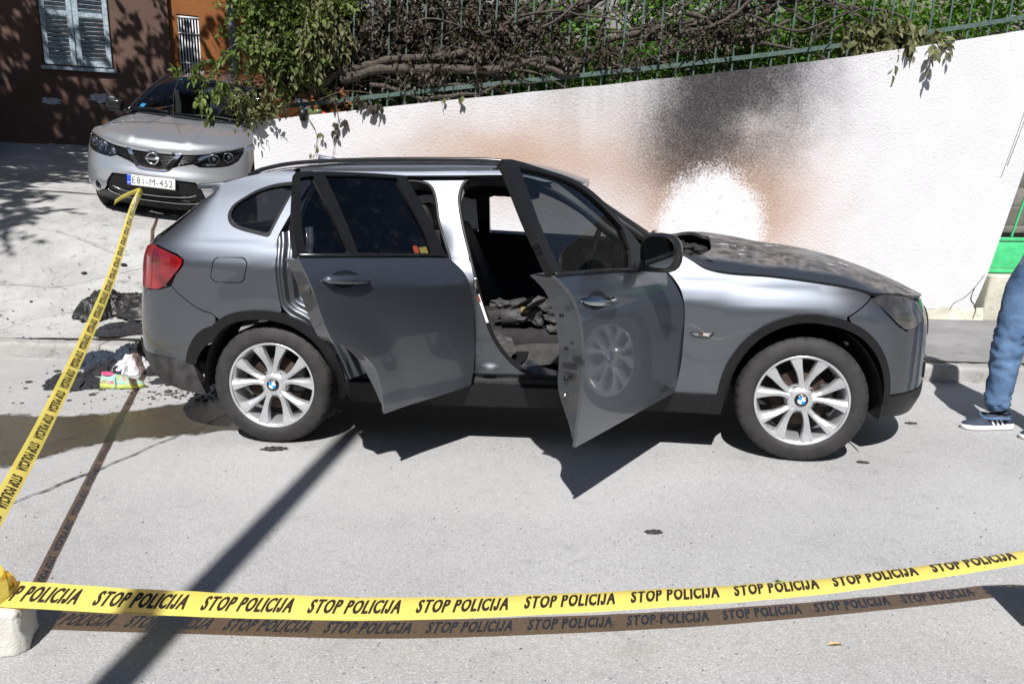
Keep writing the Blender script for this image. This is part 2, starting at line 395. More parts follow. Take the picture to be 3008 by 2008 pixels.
# ------------------------------------------------------------------ road, kerb, terrain
me = mesh_obj('road', [(-60, -45, 0), (60, -45, 0), (60, 1.86, 0), (-60, 1.86, 0)], [(0, 1, 2, 3)], ASPH, smooth=False); tag(me, kind='structure')
def Zter(x, y):
    pl = .906-.117*(np.clip(x, -14, 3)+3.159)+.130*(y-4.587)
    drive = .125+(pl-.125)*sst(1.7, 4.4, y)
    walk = .125+.062*(np.clip(y, 1.9, 9)-1.9)
    k = sst(-2.1, -1.2, x)
    return drive*(1-k)+walk*k
def grid(xs, ys, zf, jit=0.):
    V = []; F = []; nx = len(xs)
    for j, y in enumerate(ys):
        for i, x in enumerate(xs): V.append((x, y, float(zf(x, y))+jit*fractal((x, y, 0), 2.2)))
    for j in range(len(ys)-1):
        for i in range(nx-1): a = j*nx+i; F.append((a, a+1, a+nx+1, a+nx))
    return V, F
V, F = grid(np.linspace(-30, -1.30, 150), np.concatenate([np.linspace(1.945, 9, 90), np.linspace(9.3, 40, 30)]), Zter, .02)
tag(mesh_obj('driveway', V, F, CONC), kind='structure')
V, F = grid(np.linspace(-1.30, 30, 130), np.linspace(1.945, 4.2, 14), lambda x, y: Zter(-1.3, y)*(1-sst(-1.3, -.9, x))+Zter(0, y)*sst(-1.3, -.9, x), .008)
tag(mesh_obj('pavement', V, F, WALK), kind='structure')
kerb = root('kerb', (0, 1.9, 0), None, None); kerb['kind'] = 'structure'
V, F = boxm((0, 0, 0), (.996, .17, .28), .030, None, 3)
bm = bmesh.new(); q_ = [bm.verts.new(v) for v in V]; [bm.faces.new([q_[i] for i in f]) for f in F]; bmesh.ops.subdivide_edges(bm, edges=[e for e in bm.edges if e.calc_length() > .2], cuts=14, use_grid_fill=True)
V = [v.co+Vector((0, .012*fractal(v.co+Vector((0, 3, 0)), 6, 3), .012*fractal(v.co, 6, 3))) for v in bm.verts]; bm.verts.index_update(); F = [[v.index for v in f.verts] for f in bm.faces]; bm.free()
kme = None
for i in range(-14, 16):
    o = mesh_obj('kerb_stone', V, F, KERBM, kerb) if kme is None else fin(bpy.data.objects.new('kerb_stone', kme), kerb)
    kme = o.data; o.location = (i+.37, 1.885+.004*math.sin(i*2.1), -.02+.004*math.sin(i*1.3)); o.rotation_euler = (0, 0, .004*math.sin(i*1.7))
# wet stain left by the fire hoses, cracks
def m_wet():
    m, nt, b = newmat('wet_asphalt'); g = G(nt)
    a = g.n('Attribute'); a.attribute_name = 'edge'
    base = g.mix(g.ramp(g.noise(60, 4, .7), .35, .7), (.030, .023, .012), (.10, .075, .038)); base = g.mix(g.ramp(g.noise(2.5, 4), .4, .65), base, (.05, .042, .03))
    g.L(base, b.inputs['Base Color']); sset(b, Roughness=.22); b.inputs['Specular IOR Level'].default_value = .6
    g.L(g.bump(g.math('ADD', g.noise(90, 4, .7), g.vor(120)), .9, .006), b.inputs['Normal'])
    t = g.n('BsdfTransparent'); mx = g.n('MixShader')
    f = g.math('ADD', a.outputs['Fac'], g.math('MULTIPLY', g.math('SUBTRACT', g.noise(7, 6, .75), .5), .34)); f = g.ramp(f, .01, .09)
    g.L(f, mx.inputs[0]); g.L(t.outputs[0], mx.inputs[1]); g.L(b.outputs[0], mx.inputs[2]); g.L(mx.outputs[0], nt.nodes['Material Output'].inputs[0]); return m
WET = m_wet()
L = chaikin([(-2.6, .02), (-1.9, .38), (-1.35, .40), (-1.02, .62), (-.75, .82), (-.3, .95), (.3, .7), (.2, .42), (-.14, .30), (-.30, .16), (-.62, .02), (-.93, -.12), (-1.1, -.42), (-1.25, -.66), (-1.6, -.75), (-2.6, -.9)], 2)
uv, F = tri2d([L], .05); bd = dens(L, .01)
dd = np.array([np.sqrt(((bd-p)**2).sum(1)).min() for p in uv])
o = mesh_obj('water_stain', [(x, y, .004) for x, y in uv], F, WET, smooth=False); tag(o, kind='structure')
at = o.data.attributes.new('edge', 'FLOAT', 'POINT'); at.data.foreach_set('value', dd.astype(np.float32))
CRACK = simple('crack_dark', (.05, .046, .042), .95)
def crack(path, wd, name='crack'):
    P = smooth_path(path, 24); V = []; F = []
    for i, p in enumerate(P):
        t = (P[min(i+1, len(P)-1)]-P[max(i-1, 0)]); t = t/np.linalg.norm(t); nrm = np.array([-t[1], t[0]])
        j = .02*fractal((p[0]*6, p[1]*6, 1), 1.) ; ww = wd*(.35+1.1*abs(fractal((p[0]*14, p[1]*14, 5), 1.)))
        for s in (-1, 1): q = np.array(p[:2])+nrm*(j+s*ww); V.append((q[0], q[1], float(p[2])))
    for i in range(len(P)-1): F.append((2*i, 2*i+1, 2*i+3, 2*i+2))
    tag(mesh_obj(name, V, F, CRACK, smooth=False), kind='structure')
crack([(-1.75, -.62, .008), (-1.3, -.25, .008), (-1.0, .30, .008), (-.78, .62, .008), (-.55, .85, .008)], .006)
crack([(-.86, -.95, .008), (-.72, -.5, .008), (-.62, -.1, .008), (-.52, .3, .008), (-.40, .75, .008)], .007)
def dcrack(pts, wd): crack([(x, y, float(Zter(x, y))+.012+.02) for x, y in pts], wd)
dcrack([(-4.6, 2.5), (-3.9, 2.9), (-3.2, 3.0), (-2.6, 3.5), (-2.2, 4.0)], .007); dcrack([(-5.5, 4.6), (-4.6, 4.0), (-3.8, 3.9), (-3.0, 3.6)], .006); dcrack([(-3.2, 2.1), (-2.9, 2.5), (-2.2, 2.6), (-1.7, 3.0)], .005)
# ------------------------------------------------------------------ retaining wall
wtop = pch([-1.6, -1.39, .31, 2.23, 3.69, 5.25, 6.2], [1.90, 1.92, 2.09, 2.27, 2.43, 2.65, 2.80])
WY = 3.3
wall = root('retaining_wall', (1.9, WY+.12, 0), 'white stucco retaining wall with black soot plume and scorch marks behind the burnt car', 'wall')
xs = np.linspace(-1.40, 5.20, 133)
bot = [(5.20, .30)]
edge = [(x, .30+.035*fractal((x*2.5, 0, 3), 1.2, 4)) for x in np.linspace(5.12, 3.6, 60)]
out = [(-1.40, .10), (-1.40, 1.92)]+[(x, float(wtop(x))+.006*fractal((x*3, 1, 1), 1.)) for x in np.linspace(-1.2, 5.5, 80)]+[(5.64, 2.67), (5.62, 2.55), (5.40, 1.5), (5.21, .60), (5.17, .45)]+edge+[(3.5, .10)]
panel('plaster', [out], lambda u, v: np.stack([u, WY+0*u+.004*np.sin(u*1.7), v], -1), WALLM, wall, sp=.11, depth=.25, centre=(2, 9, 1), ch=0)
V = []; F = []
MBc = MB()
for i in range(40):
    x0, x1 = -1.40+i*.1745, -1.40+(i+1)*.1745
    z0, z1 = float(wtop(x0)), float(wtop(x1)); b = len(MBc.V)
    MBc.add([(x0, WY+.012, z0-.01), (x1, WY+.012, z1-.01), (x1, WY+.26, z1-.002), (x0, WY+.26, z0-.002)], [(0, 1, 2, 3)])
MBc.build('coping', KERBM, wall, smooth=False)
xs = np.linspace(3.3, 5.22, 70)
V = [(x, WY+.006-.03*(1-j/7)-.012*fractal((x*6, j*.6, 2), 1., 4), .12+.20*j/7) for j in range(8) for x in xs]
F = [(j*70+i, j*70+i+1, (j+1)*70+i+1, (j+1)*70+i) for j in range(7) for i in range(69)]
mesh_obj('bare_plinth', V, F, PLINTH, wall)
V, F = boxm((-1.27, 6.2, 1.0), (.24, 5.3, 1.8), .01); mesh_obj('return_wall', V, F, WALLM, wall)
MBk = MB()
for P, wd in (([(5.19, .62), (5.13, .52), (5.05, .42), (4.96, .36), (4.93, .30)], .003), ([(5.12, .5), (5.10, .40), (5.15, .32), (5.13, .2)], .004)):
    P = smooth_path([(a, 0, c) for a, c in P], 10)
    for i in range(len(P)-1):
        a, c = P[i], P[i+1]; MBk.add([(a[0]-wd, WY-.004, a[2]), (a[0]+wd, WY-.004, a[2]), (c[0]+wd, WY-.004, c[2]), (c[0]-wd, WY-.004, c[2])], [(0, 1, 2, 3)])
MBk.build('plaster_crack', CRACK, wall, smooth=False)
# terrace behind the wall
V, F = grid(np.linspace(-1.2, 5.6, 40), np.linspace(3.54, 6.2, 16), lambda x, y: float(wtop(x))-.04+.10*(y-3.5)+.30*max(0, y-3.7)*float(sst(.6, 1.8, x)), .05)
tag(mesh_obj('terrace', V, F, SOIL), kind='structure')
o = mesh_obj('pebble_wall', *boxm((2.95, 6.0, 3.0), (8.3, .2, 3.2), .01), PEBB); tag(o, 'grey pebbledash wall behind the vine fence', 'wall')
# concrete block under the gate, gate, steps
blk = root('gate_threshold', (5.75, 3.45, .15), 'weathered concrete threshold block below the green gate', 'threshold')
V, F = boxm((5.86, 3.5, .36), (1.26, .38, .50), .02); V = [(v[0]+.10*(v[2]-.4), v[1]+.012*fractal((v[0]*3, v[2]*3, 1), 2.), v[2]) for v in V]; mesh_obj('block', V, F, PLINTH, blk)
gate = root('metal_gate', (5.9, 3.5, .62), 'bright green metal gate with bars above a sheet panel', 'gate')
lean = .205
def gx(x, z): return x+lean*(z-.62)
def gbox(name, x0, x1, z0, z1, t=.03, y=3.46):
    V, F = boxm(((x0+x1)/2, y, (z0+z1)/2), (x1-x0, t, z1-z0), .004); V = [(gx(v[0], v[2]), v[1], v[2]) for v in V]; return mesh_obj(name, V, F, GATEP, gate)
gbox('sheet_panel', 5.28, 6.3, .66, .90, .012)
gbox('frame_bar', 5.245, 5.275, .62, 2.3, .04); gbox('frame_bar', 6.30, 6.33, .62, 2.3, .04); gbox('frame_bar', 5.28, 6.295, 2.26, 2.295, .035); gbox('frame_bar', 5.28, 6.295, .62, .655, .035); gbox('frame_bar', 5.28, 6.295, .905, .935, .035)
for i in range(8): gbox('bar', 5.38+i*.115, 5.398+i*.115, .94, 2.255, .018)
STEPM = m_concrete('mossy_stone', (.10, .10, .085), (.22, .21, .19), stain=(.05, .06, .03), sc=2, sm=.8)
st = root('stone_steps', (6.0, 4.3, .3), 'old stone steps climbing behind the green gate', 'steps')
for i in range(9):
    V, F = boxm((6.15, 3.95+.30*i, .30+.19*i), (1.5, .34, .20), .02); V = [(v[0], v[1], v[2]+.01*fractal((v[0]*3, v[1]*3, i), 2.)) for v in V]; mesh_obj('step', V, F, STEPM, st)
o = mesh_obj('stair_wall', *boxm((7.1, 5, 1.6), (.3, 3.2, 3.2), .02), PEBB); tag(o, 'rough grey side wall right of the stone steps', 'wall')

# ------------------------------------------------------------------ house on the left
HA = rad(34); HQ = Vector((-5.6, 10.0, 0)); hd = Vector((math.cos(HA), math.sin(HA), 0)); hn = Vector((math.sin(HA), -math.cos(HA), 0))
def hp(s, d, z): q = HQ+hd*s+hn*d; return (q.x, q.y, z)
def hbox(s0, s1, d0, d1, z0, z1, bev=.0):
    V, F = boxm(((s0+s1)/2, (d0+d1)/2, (z0+z1)/2), (s1-s0, d1-d0, z1-z0), bev); return [hp(*v) for v in V], [f[::-1] for f in F]
house = root('brown_house', hp(-1, -.3, 1.6), 'brown rendered house with grey blue shutters in dappled shade', 'house')
MBh = MB(); 
for q in ((-12, -1.95, -6, 0, 1.2, 7.2), (-.93, 0, -6, 0, 1.2, 7.2), (-1.95, -.93, -6, 0, 1.2, 3.20), (-1.95, -.93, -6, 0, 4.75, 7.2), (-1.95, -.93, -6, -.25, 3.20, 4.75)): MBh.add(*hbox(*q))
MBh.build('wall', BROWN, house, smooth=False)
mesh_obj('window_ledge', *hbox(-2.0, -.88, .0, .07, 3.135, 3.195, .01), SHUT, house)
def shutter(s0, s1):
    z0, z1 = 3.22, 4.72; p = MB()
    for q in ((s0, s0+.075), (s1-.075, s1)): p.add(*hbox(q[0], q[1], .0, .045, z0, z1, .006))
    for q in ((z0, z0+.09), (4.0, 4.07), (z1-.09, z1)): p.add(*hbox(s0+.075, s1-.075, .002, .043, q[0], q[1], .004))
    sh = p.build('shutter', SHUT, house, smooth=False)
    for a, b in ((z0+.09, 4.0), (4.07, z1-.09)):
        n = int((b-a)/.066)
        for i in range(n):
            zc = a+(i+.5)*(b-a)/n
            V, F = boxm((0, 0, 0), (s1-s0-.16, .009, .062), .002, Matrix.Rotation(rad(-38), 3, 'X'))
            mesh_obj('slat', [hp((s0+s1)/2+v[0], .022+v[1], zc+v[2]) for v in V], [f[::-1] for f in F], SHUT, sh, smooth=False)
shutter(-1.935, -1.475); shutter(-1.455, -.945)
mesh_obj('shutter_post', *hbox(-1.474, -1.456, .0, .03, 3.21, 4.74), SHUT, house)
for (s, z, rs, rz, sd) in ((-1.15, 2.72, .20, .075, 1), (-1.90, 2.64, .13, .055, 4)):
    L = [(s+rs*math.cos(t)*(1+.5*fractal((math.cos(t)*2, math.sin(t)*2, sd), 1.5, 3)), z+rz*math.sin(t)*(1+.5*fractal((math.cos(t)*2, math.sin(t)*2, sd+9), 1.5, 3))) for t in np.linspace(0, 2*math.pi, 40, endpoint=False)]
    uv, F = tri2d([np.array(L)], .05); mesh_obj('peeled_patch', [hp(x, .006, y) for x, y in uv], F, PEELM, house, smooth=False)
oh = root('orange_house', hp(2.5, -.5, 1.6), 'orange rendered house wing with a white barred window', 'house')
MBh = MB()
for q in ((.003, .16, -6, -.12, 1.0, 7.2), (.52, 6, -6, -.12, 1.0, 7.2), (.16, .52, -6, -.12, 1.0, 2.6), (.16, .52, -6, -.12, 4.22, 7.2), (.16, .52, -6, -.4, 2.6, 4.22)): MBh.add(*hbox(*q))
MBh.build('wall', ORANGE, oh, smooth=False)
gr = mesh_obj('window_grille', *hbox(.16, .52, -.15, -.135, 4.16, 4.2), WHITEB, oh)
for i in range(8): mesh_obj('grille_bar', *hbox(.165+i*.048, .182+i*.048, -.16, -.14, 2.62, 4.16), WHITEB, gr)
for zz in (2.9, 3.4, 3.9): mesh_obj('grille_bar', *hbox(.16, .52, -.135, -.125, zz, zz+.02), WHITEB, gr)
mesh_obj('window_pane', *hbox(.16, .52, -.40, -.38, 2.6, 4.22), DARKIN, oh)
V, F = tubem([hp(1.05, .0, 1.2), hp(1.05, .0, 7)], .07, 12); o = mesh_obj('drain_pipe', V, F, PIPE); tag(o, 'grey drain pipe running up the orange house', 'pipe')
# ------------------------------------------------------------------ fence with vines
fence = root('iron_fence', (2.1, 3.55, 2.2), 'pale green iron picket fence standing on top of the white wall', 'fence')
xs = np.linspace(-1.34, 5.55, 43)
for i, x in enumerate(xs):
    zt = float(wtop(x)); wv = .006*math.sin(i*2.3)
    V, F = boxm((0, 0, .55), (.016, .012, 1.28), .002)
    V = [(x+v[0]+.055*(v[2])+wv, 3.52+v[1], zt+v[2]-.09) for v in V]
    mesh_obj('picket', V, F, GREENP, fence, smooth=False)
for off, nm in ((.125, 'rail'), (1.02, 'rail')):
    P = [(x, 3.502, float(wtop(x))+off) for x in np.linspace(-1.36, 5.6, 30)]
    V = []; F = []
    for (x, y, z) in P: V += [(x, y-.006, z-.019), (x, y-.006, z+.019), (x, y+.006, z+.019), (x, y+.006, z-.019)]
    for i in range(29):
        for k in range(4): F.append((4*i+k, 4*i+(k+1) % 4, 4*i+4+(k+1) % 4, 4*i+4+k))
    mesh_obj(nm, V, F, GREENP, fence, smooth=False)

def leafmesh(Ls):
    """Ls: list of (pos, dir, size, roll)"""
    V = []; F = []
    for p, d, s, r in Ls:
        d = d.normalized(); a = d.cross(Vector((.13, .2, 1)))
        if a.length < 1e-3: a = Vector((1, 0, 0))
        a.normalize(); nrm = a.cross(d); c, sn = math.cos(r), math.sin(r); a2 = a*c+nrm*sn; n2 = nrm*c-a*sn
        b = len(V); wd = s*.27; k = n2*(s*.10)
        tip = p+d*s-n2*s*.12
        V += [p, p+d*s*.33+a2*wd+k, p+d*s*.70+a2*wd*.75+k*.6, tip, p+d*s*.70-a2*wd*.75+k*.6, p+d*s*.33-a2*wd+k, p+d*s*.5]
        F += [(b, b+1, b+6), (b+1, b+2, b+6), (b+2, b+3, b+6), (b+3, b+4, b+6), (b+4, b+5, b+6), (b+5, b, b+6)]
    return V, F
def R(a, b): return random.uniform(a, b)
def rdir(down=0.): 
    v = Vector((random.gauss(0, 1), random.gauss(0, 1), random.gauss(0, 1)-down)); return v.normalized() if v.length > 1e-3 else Vector((0, 0, -1))
def sprays(cs, n, size, down, droop=.25, per=9, ln=.2):
    """compound leaves: short stalks carrying paired leaflets, spread through ellipsoids cs = (centre, radii)"""
    Ls = []
    wts = [c[1][0]*c[1][1]*c[1][2] for c in cs]
    for _ in range(n):
        c, r = random.choices(cs, wts)[0]
        v = rdir()*random.random()**.36
        p = Vector((c[0]+v.x*r[0], c[1]+v.y*r[1], c[2]+v.z*r[2]))
        d = rdir(down); L = ln*R(.6, 1.2)
        side = d.cross(Vector((R(-1, 1), R(-1, 1), R(-1, 1)))).normalized()
        for k in range(per):
            t = (k+1)/per; q = p+d*L*t+Vector((0, 0, -droop*L*t*t))
            sg = 1 if k % 2 else -1
            dd = (d*.5+side*sg*R(.6, 1)+Vector((0, 0, -R(0, 1)*down))+rdir()*.25) if k < per-1 else d
            Ls.append((q, dd, size*R(.7, 1.25), R(-1.2, 1.2)))
    return Ls
def plant(name, label, cat, loc, stems, leaves, lm, sm=BARK, group=None):
    r_ = root(name, loc, label, cat, group)
    if stems:
        m = MB()
        for P, r0, r1 in stems:
            P = smooth_path(P, 5); n = len(P)
            P = [(p[0]+.012*fractal((p[0]*4, p[2]*4, r0*90), 1.), p[1]+.012*fractal((p[0]*4, p[2]*4, 5+r0*90), 1.), p[2]+.015*fractal((p[0]*5, p[2]*5, 9), 1.)) for p in P]
            m.add(*tubem(P, [(r0+(r1-r0)*i/(n-1))*(1+.16*math.sin(i*1.7+r0*400)) for i in range(n)], 8))
        m.build('stem', sm, r_)
    for nm, Ls, mt in leaves: o = mesh_obj(nm, *leafmesh(Ls), mt, r_, smooth=False); o['kind'] = 'stuff'
    return r_
Y1 = 3.74
def yv(l, y=Y1, dy=0.): return [(a, y+dy*math.sin(a*3+i), c) for i, (a, c) in enumerate(l)]
# thick trunks woven through the fence, one climbing wisteria
trunks = [
 (yv([(-1.15, 2.20), (-.9, 2.36), (-.68, 2.44), (-.3, 2.54), (.02, 2.54), (.33, 2.60), (.64, 2.63), (.94, 2.77), (1.19, 2.91), (1.34, 3.1), (1.5, 3.4)], 3.68), .036, .026),
 (yv([(.40, 2.50), (.62, 2.57), (.80, 2.63), (1.11, 2.74), (1.35, 2.86), (1.58, 2.97), (1.8, 3.08), (2.2, 3.3)], 3.80), .062, .05),
 (yv([(-.9, 2.20), (-.62, 2.36), (-.36, 2.42), (-.11, 2.48), (.26, 2.49), (.51, 2.53), (.70, 2.58), (.99, 2.48), (1.23, 2.41), (1.48, 2.35), (1.59, 2.36)], 3.47, .01), .040, .020),
 (yv([(-.6, 2.30), (-.28, 2.38), (.01, 2.39), (.39, 2.39), (.76, 2.38), (.99, 2.42), (1.17, 2.46), (1.35, 2.46), (1.40, 2.42)], 3.46), .044, .024),
 (yv([(.3, 2.56), (.62, 2.54), (.93, 2.53), (1.23, 2.52), (1.54, 2.49), (1.71, 2.53), (1.83, 2.66), (2.07, 2.72), (2.42, 2.78), (2.65, 2.81), (2.88, 2.92), (3.04, 3.01), (3.3, 3.2)], 3.70), .030, .024),
 (yv([(1.2, 2.40), (1.42, 2.41), (1.60, 2.43), (1.84, 2.42), (2.16, 2.43), (2.4, 2.5)], 3.72), .026, .016), (yv([(1.15, 2.46), (1.40, 2.46), (1.72, 2.45), (2.16, 2.46)], 3.78), .030, .018),
 (yv([(1.7, 2.5), (1.95, 2.60), (2.19, 2.68), (2.42, 2.72), (2.65, 2.80), (2.88, 2.87), (3.39, 2.98), (3.8, 3.1)], 3.76), .030, .026),
 (yv([(2.1, 2.46), (2.34, 2.52), (2.43, 2.55), (2.66, 2.56), (2.88, 2.61)], 3.66), .020, .012), (yv([(2.30, 2.5), (2.39, 2.60), (2.49, 2.72), (2.63, 2.79), (2.88, 2.89), (2.99, 2.94), (3.2, 3.1)], 3.68), .030, .022),
 (yv([(2.5, 2.85), (2.65, 2.81), (2.77, 2.72), (2.89, 2.67), (3.01, 2.65), (3.18, 2.68), (3.4, 2.78)], 3.48), .024, .015), (yv([(2.80, 2.71), (2.89, 2.64), (2.97, 2.54), (3.06, 2.45)], 3.58), .011, .007),
 (yv([(2.95, 2.62), (3.11, 2.75), (3.23, 2.86), (3.39, 2.98), (3.6, 3.15)], 3.66), .019, .015), (yv([(3.6, 3.05), (3.83, 2.96), (3.94, 2.92), (4.15, 2.90), (4.35, 2.87), (4.5, 2.8)], 3.70), .022, .012),
 (yv([(1.78, 2.45), (1.78, 2.68), (1.79, 2.82), (1.82, 2.95), (1.83, 3.1)], 3.8), .020, .017), (yv([(.72, 2.4), (.70, 2.7), (.78, 3.0), (.9, 3.3)], 3.85), .024, .02),
 (yv([(-1.5, 2.9), (-1.32, 2.62), (-1.21, 2.32), (-1.03, 2.38), (-.75, 2.40), (-.5, 2.35)], 3.66), .045, .03), (yv([(-.9, 2.2), (-.55, 2.65), (-.1, 2.85), (.35, 2.95), (.9, 3.15)], 3.82), .045, .035), (yv([(-.2, 2.55), (.25, 2.75), (.55, 2.8), (.8, 2.9), (1.0, 3.15)], 3.74), .028, .02)]
for k in range(26):
    x = R(-.6, 3.2); z = float(wtop(x))+R(.18, .75); P_ = [(x, z)]; a_ = R(-.1, .45)
    for j in range(R(4, 9).__int__()): a_ += R(-.35, .35); x += .17; z += .17*math.tan(max(-.5, min(.75, a_))); P_.append((x, z))
    r0 = R(.008, .022); trunks.append((yv(P_, R(3.44, 3.66), .02), r0, r0*.6))
twigs = []
for _ in range(800):
    x = R(-1.0, 4.0); z = float(wtop(x))+R(.12, .85); d = Vector((R(-1, 1), R(-.3, .3), R(-.6, .9))); L = R(.12, .5)
    p = Vector((x, R(3.42, 3.95), z)); twigs.append(([p, p+d*L*.5+Vector((0, 0, R(-.04, .04))), p+d*L], R(.004, .009), .002))
sc = sprays([((.2, 3.75, 2.98), (.95, .3, .28)), ((1.0, 3.7, 2.75), (.4, .2, .22)), ((-.3, 3.8, 2.75), (.6, .25, .30)), ((1.75, 3.68, 2.58), (.28, .12, .08)), ((2.2, 3.64, 2.53), (.14, .1, .06)), ((2.9, 3.55, 2.75), (.4, .15, .14)), ((.3, 3.45, 2.72), (.9, .06, .25)), ((1.7, 3.46, 2.58), (.5, .06, .12)), ((2.6, 3.46, 2.72), (.6, .06, .14)), ((.9, 3.46, 2.6), (.7, .06, .22)), ((.2, 3.46, 2.4), (.7, .06, .12))], 1500, .05, .8, per=7, ln=.13)
plant('wisteria_vine', 'thick scorched wisteria trunks with shrivelled brown leaves woven along the fence', 'vine', (.9, 3.72, 2.1), trunks+twigs, [('scorched_foliage', sc, LEAFD)], None)
# leafy end of the wisteria over the left end of the wall
cs = [((-1.02, 3.45, 2.82), (.42, .32, .34)), ((-1.2, 3.35, 3.08), (.36, .32, .25)), ((-.72, 3.55, 3.0), (.28, .25, .22)), ((-1.32, 3.28, 2.66), (.12, .16, .3)), ((-1.05, 3.45, 2.40), (.18, .2, .25))]
gl = sprays(cs, 470, .062, .5, per=11, ln=.24)+sprays([((-1.05, 3.22, 2.72), (.36, .08, .36))], 70, .060, .6, per=11, ln=.24)
wl = sprays([((-.92, 3.30, 2.80), (.36, .2, .36)), ((-1.22, 3.24, 2.5), (.13, .14, .26)), ((-.70, 3.38, 2.82), (.2, .2, .22))], 210, .060, 2.6, droop=.6, per=10, ln=.2)
lo = sprays([((-1.42, 3.22, 2.12), (.16, .14, .16)), ((-1.30, 3.28, 2.02), (.20, .12, .10))], 90, .055, .2, per=7, ln=.12)
dk = sprays([((-.95, 3.75, 2.6), (.55, .25, .4)), ((-.45, 3.75, 2.55), (.5, .22, .35))], 240, .07, 1.2, per=8, ln=.18)
ov = []; stems = [([(-1.3, 3.4, 2.5), (-1.25, 3.45, 2.8), (-1.3, 3.42, 3.1), (-1.5, 3.4, 3.4)], .03, .02), ([(-1.15, 3.5, 2.1), (-1.1, 3.45, 2.5), (-1.0, 3.5, 2.9)], .02, .012),
 ([(-1.2, 3.3, 2.55), (-1.42, 3.2, 2.58), (-1.56, 3.14, 2.48), (-1.66, 3.1, 2.36), (-1.70, 3.08, 2.12)], .008, .002), ([(-1.42, 3.2, 2.58), (-1.52, 3.1, 2.5), (-1.50, 3.05, 2.30)], .006, .002), ([(-1.60, 3.12, 2.42), (-1.85, 3.08, 2.36), (-1.98, 3.05, 2.20), (-2.02, 3.05, 1.98), (-1.97, 3.04, 1.80)], .004, .0015)]
for (c, r, n, dn) in (((-1.52, 3.1, 2.48), (.07, .07, .06), 5, .4), ((-1.66, 3.1, 2.38), (.10, .08, .05), 5, .6), ((-1.56, 3.06, 2.24), (.06, .05, .07), 5, 2.5), ((-1.84, 3.08, 2.34), (.10, .06, .03), 5, 1.), ((-1.72, 3.08, 2.18), (.07, .05, .07), 6, 2.), ((-1.68, 3.08, 2.05), (.03, .04, .04), 3, 3.)):
    ov += sprays([(c, r)], n, .07, dn, per=7, ln=.13)
plant('wisteria_bush', 'leafy green and withered wisteria bush hanging over the left end of the wall', 'bush', (-1.2, 3.45, 1.95), stems, [('foliage', gl+ov, LEAFG), ('withered_foliage', wl+lo, LEAFW), ('scorched_foliage', dk, LEAFD)], None)
# hanging tendrils in front of the wall
def tendril(pts, leaves, label):
    Ls = []
    for (x, z, n, s) in leaves:
        for _ in range(n): Ls.append((Vector((x+R(-.02, .02), 3.25+R(-.03, .02), z+R(-.02, .02))), Vector((R(-.5, .5), R(-.4, .2), -1)), s*R(.8, 1.2), R(-1.5, 1.5)))
    plant('dry_tendril', label, 'tendril', (pts[0][0], 3.26, pts[0][1]), [([(x, 3.27, z) for x, z in pts], .0035, .0015)], [('dry_leaf_cluster', Ls, LEAFW if len(leaves) < 4 else LEAFD)], None, TWIG)
tendril([(-.92, 2.05), (-.80, 1.85), (-.79, 1.72), (-.82, 1.60), (-.87, 1.52)], [(-.80, 1.70, 4, .05), (-.74, 1.80, 4, .05), (-.82, 1.62, 3, .05)], 'thin dry tendril hanging lowest in front of the wall')
tendril([(-.62, 2.12), (-.58, 1.95), (-.62, 1.78), (-.64, 1.6), (-.63, 1.5)], [(-.60, 1.90, 6, .06), (-.61, 1.82, 5, .06), (-.52, 1.93, 6, .07), (-.63, 1.55, 3, .05)], 'dry tendril with dangling shrivelled leaves left of the burnt car roof')
tendril([(-.75, 2.1), (-.5, 2.18), (-.2, 2.14), (-.05, 2.1)], [(-.28, 2.05, 8, .08), (-.34, 2.08, 6, .07), (-.20, 2.06, 6, .08), (-.5, 2.14, 8, .06), (-.62, 2.13, 7, .06), (-.40, 2.14, 8, .07)], 'arching dry tendril with leaf clumps along the wall top')
tendril([(.52, 2.22), (.56, 2.14)], [(.55, 2.12, 5, .06), (.38, 2.10, 3, .05)], 'small dry leaf clump hanging from the wall top above the car roof')
# withered shrub at the right
rl = sprays([((4.35, 3.45, 2.62), (.28, .16, .16)), ((4.5, 3.4, 2.55), (.2, .14, .1)), ((4.15, 3.5, 2.75), (.3, .16, .14))], 150, .085, 1.8, droop=.6, per=8, ln=.16)
rg = sprays([((3.75, 3.8, 2.75), (.5, .2, .22))], 60, .06, .5, per=7, ln=.14)
plant('withered_shrub', 'grey green withered shrub drooping over the wall top at right', 'shrub', (4.35, 3.5, 2.5), [([(4.5, 3.8, 2.5), (4.4, 3.6, 2.7), (4.3, 3.45, 2.65)], .012, .005), ([(4.6, 3.8, 2.5), (4.55, 3.5, 2.65), (4.6, 3.35, 2.5)], .01, .004)], [('withered_foliage', rl, LEAFW), ('foliage', rg, LEAFG)], None)
V, F = tubem(smooth_path([(5.42, 3.26, 2.62), (5.38, 3.22, 2.3), (5.30, 3.21, 1.9), (5.22, 3.22, 1.55)], 5), .003, 5)
tl = [(Vector((5.40+R(-.05, .05), 3.22, 2.55-.14*i+R(-.03, .03))), Vector((R(-.8, .8), R(-.5, 0), -1)), .06*R(.6, 1.2), R(-1, 1)) for i in range(8) for _ in range(4 if i < 3 else 1)]
r_ = root('bramble_shoot', (5.42, 3.3, 2.6), 'long thin leafy shoot hanging down the right end of the wall', 'shoot'); mesh_obj('stem', V, F, TWIG, r_); mesh_obj('leaf_cluster', *leafmesh(tl), LEAFG, r_, smooth=False)['kind'] = 'stuff'
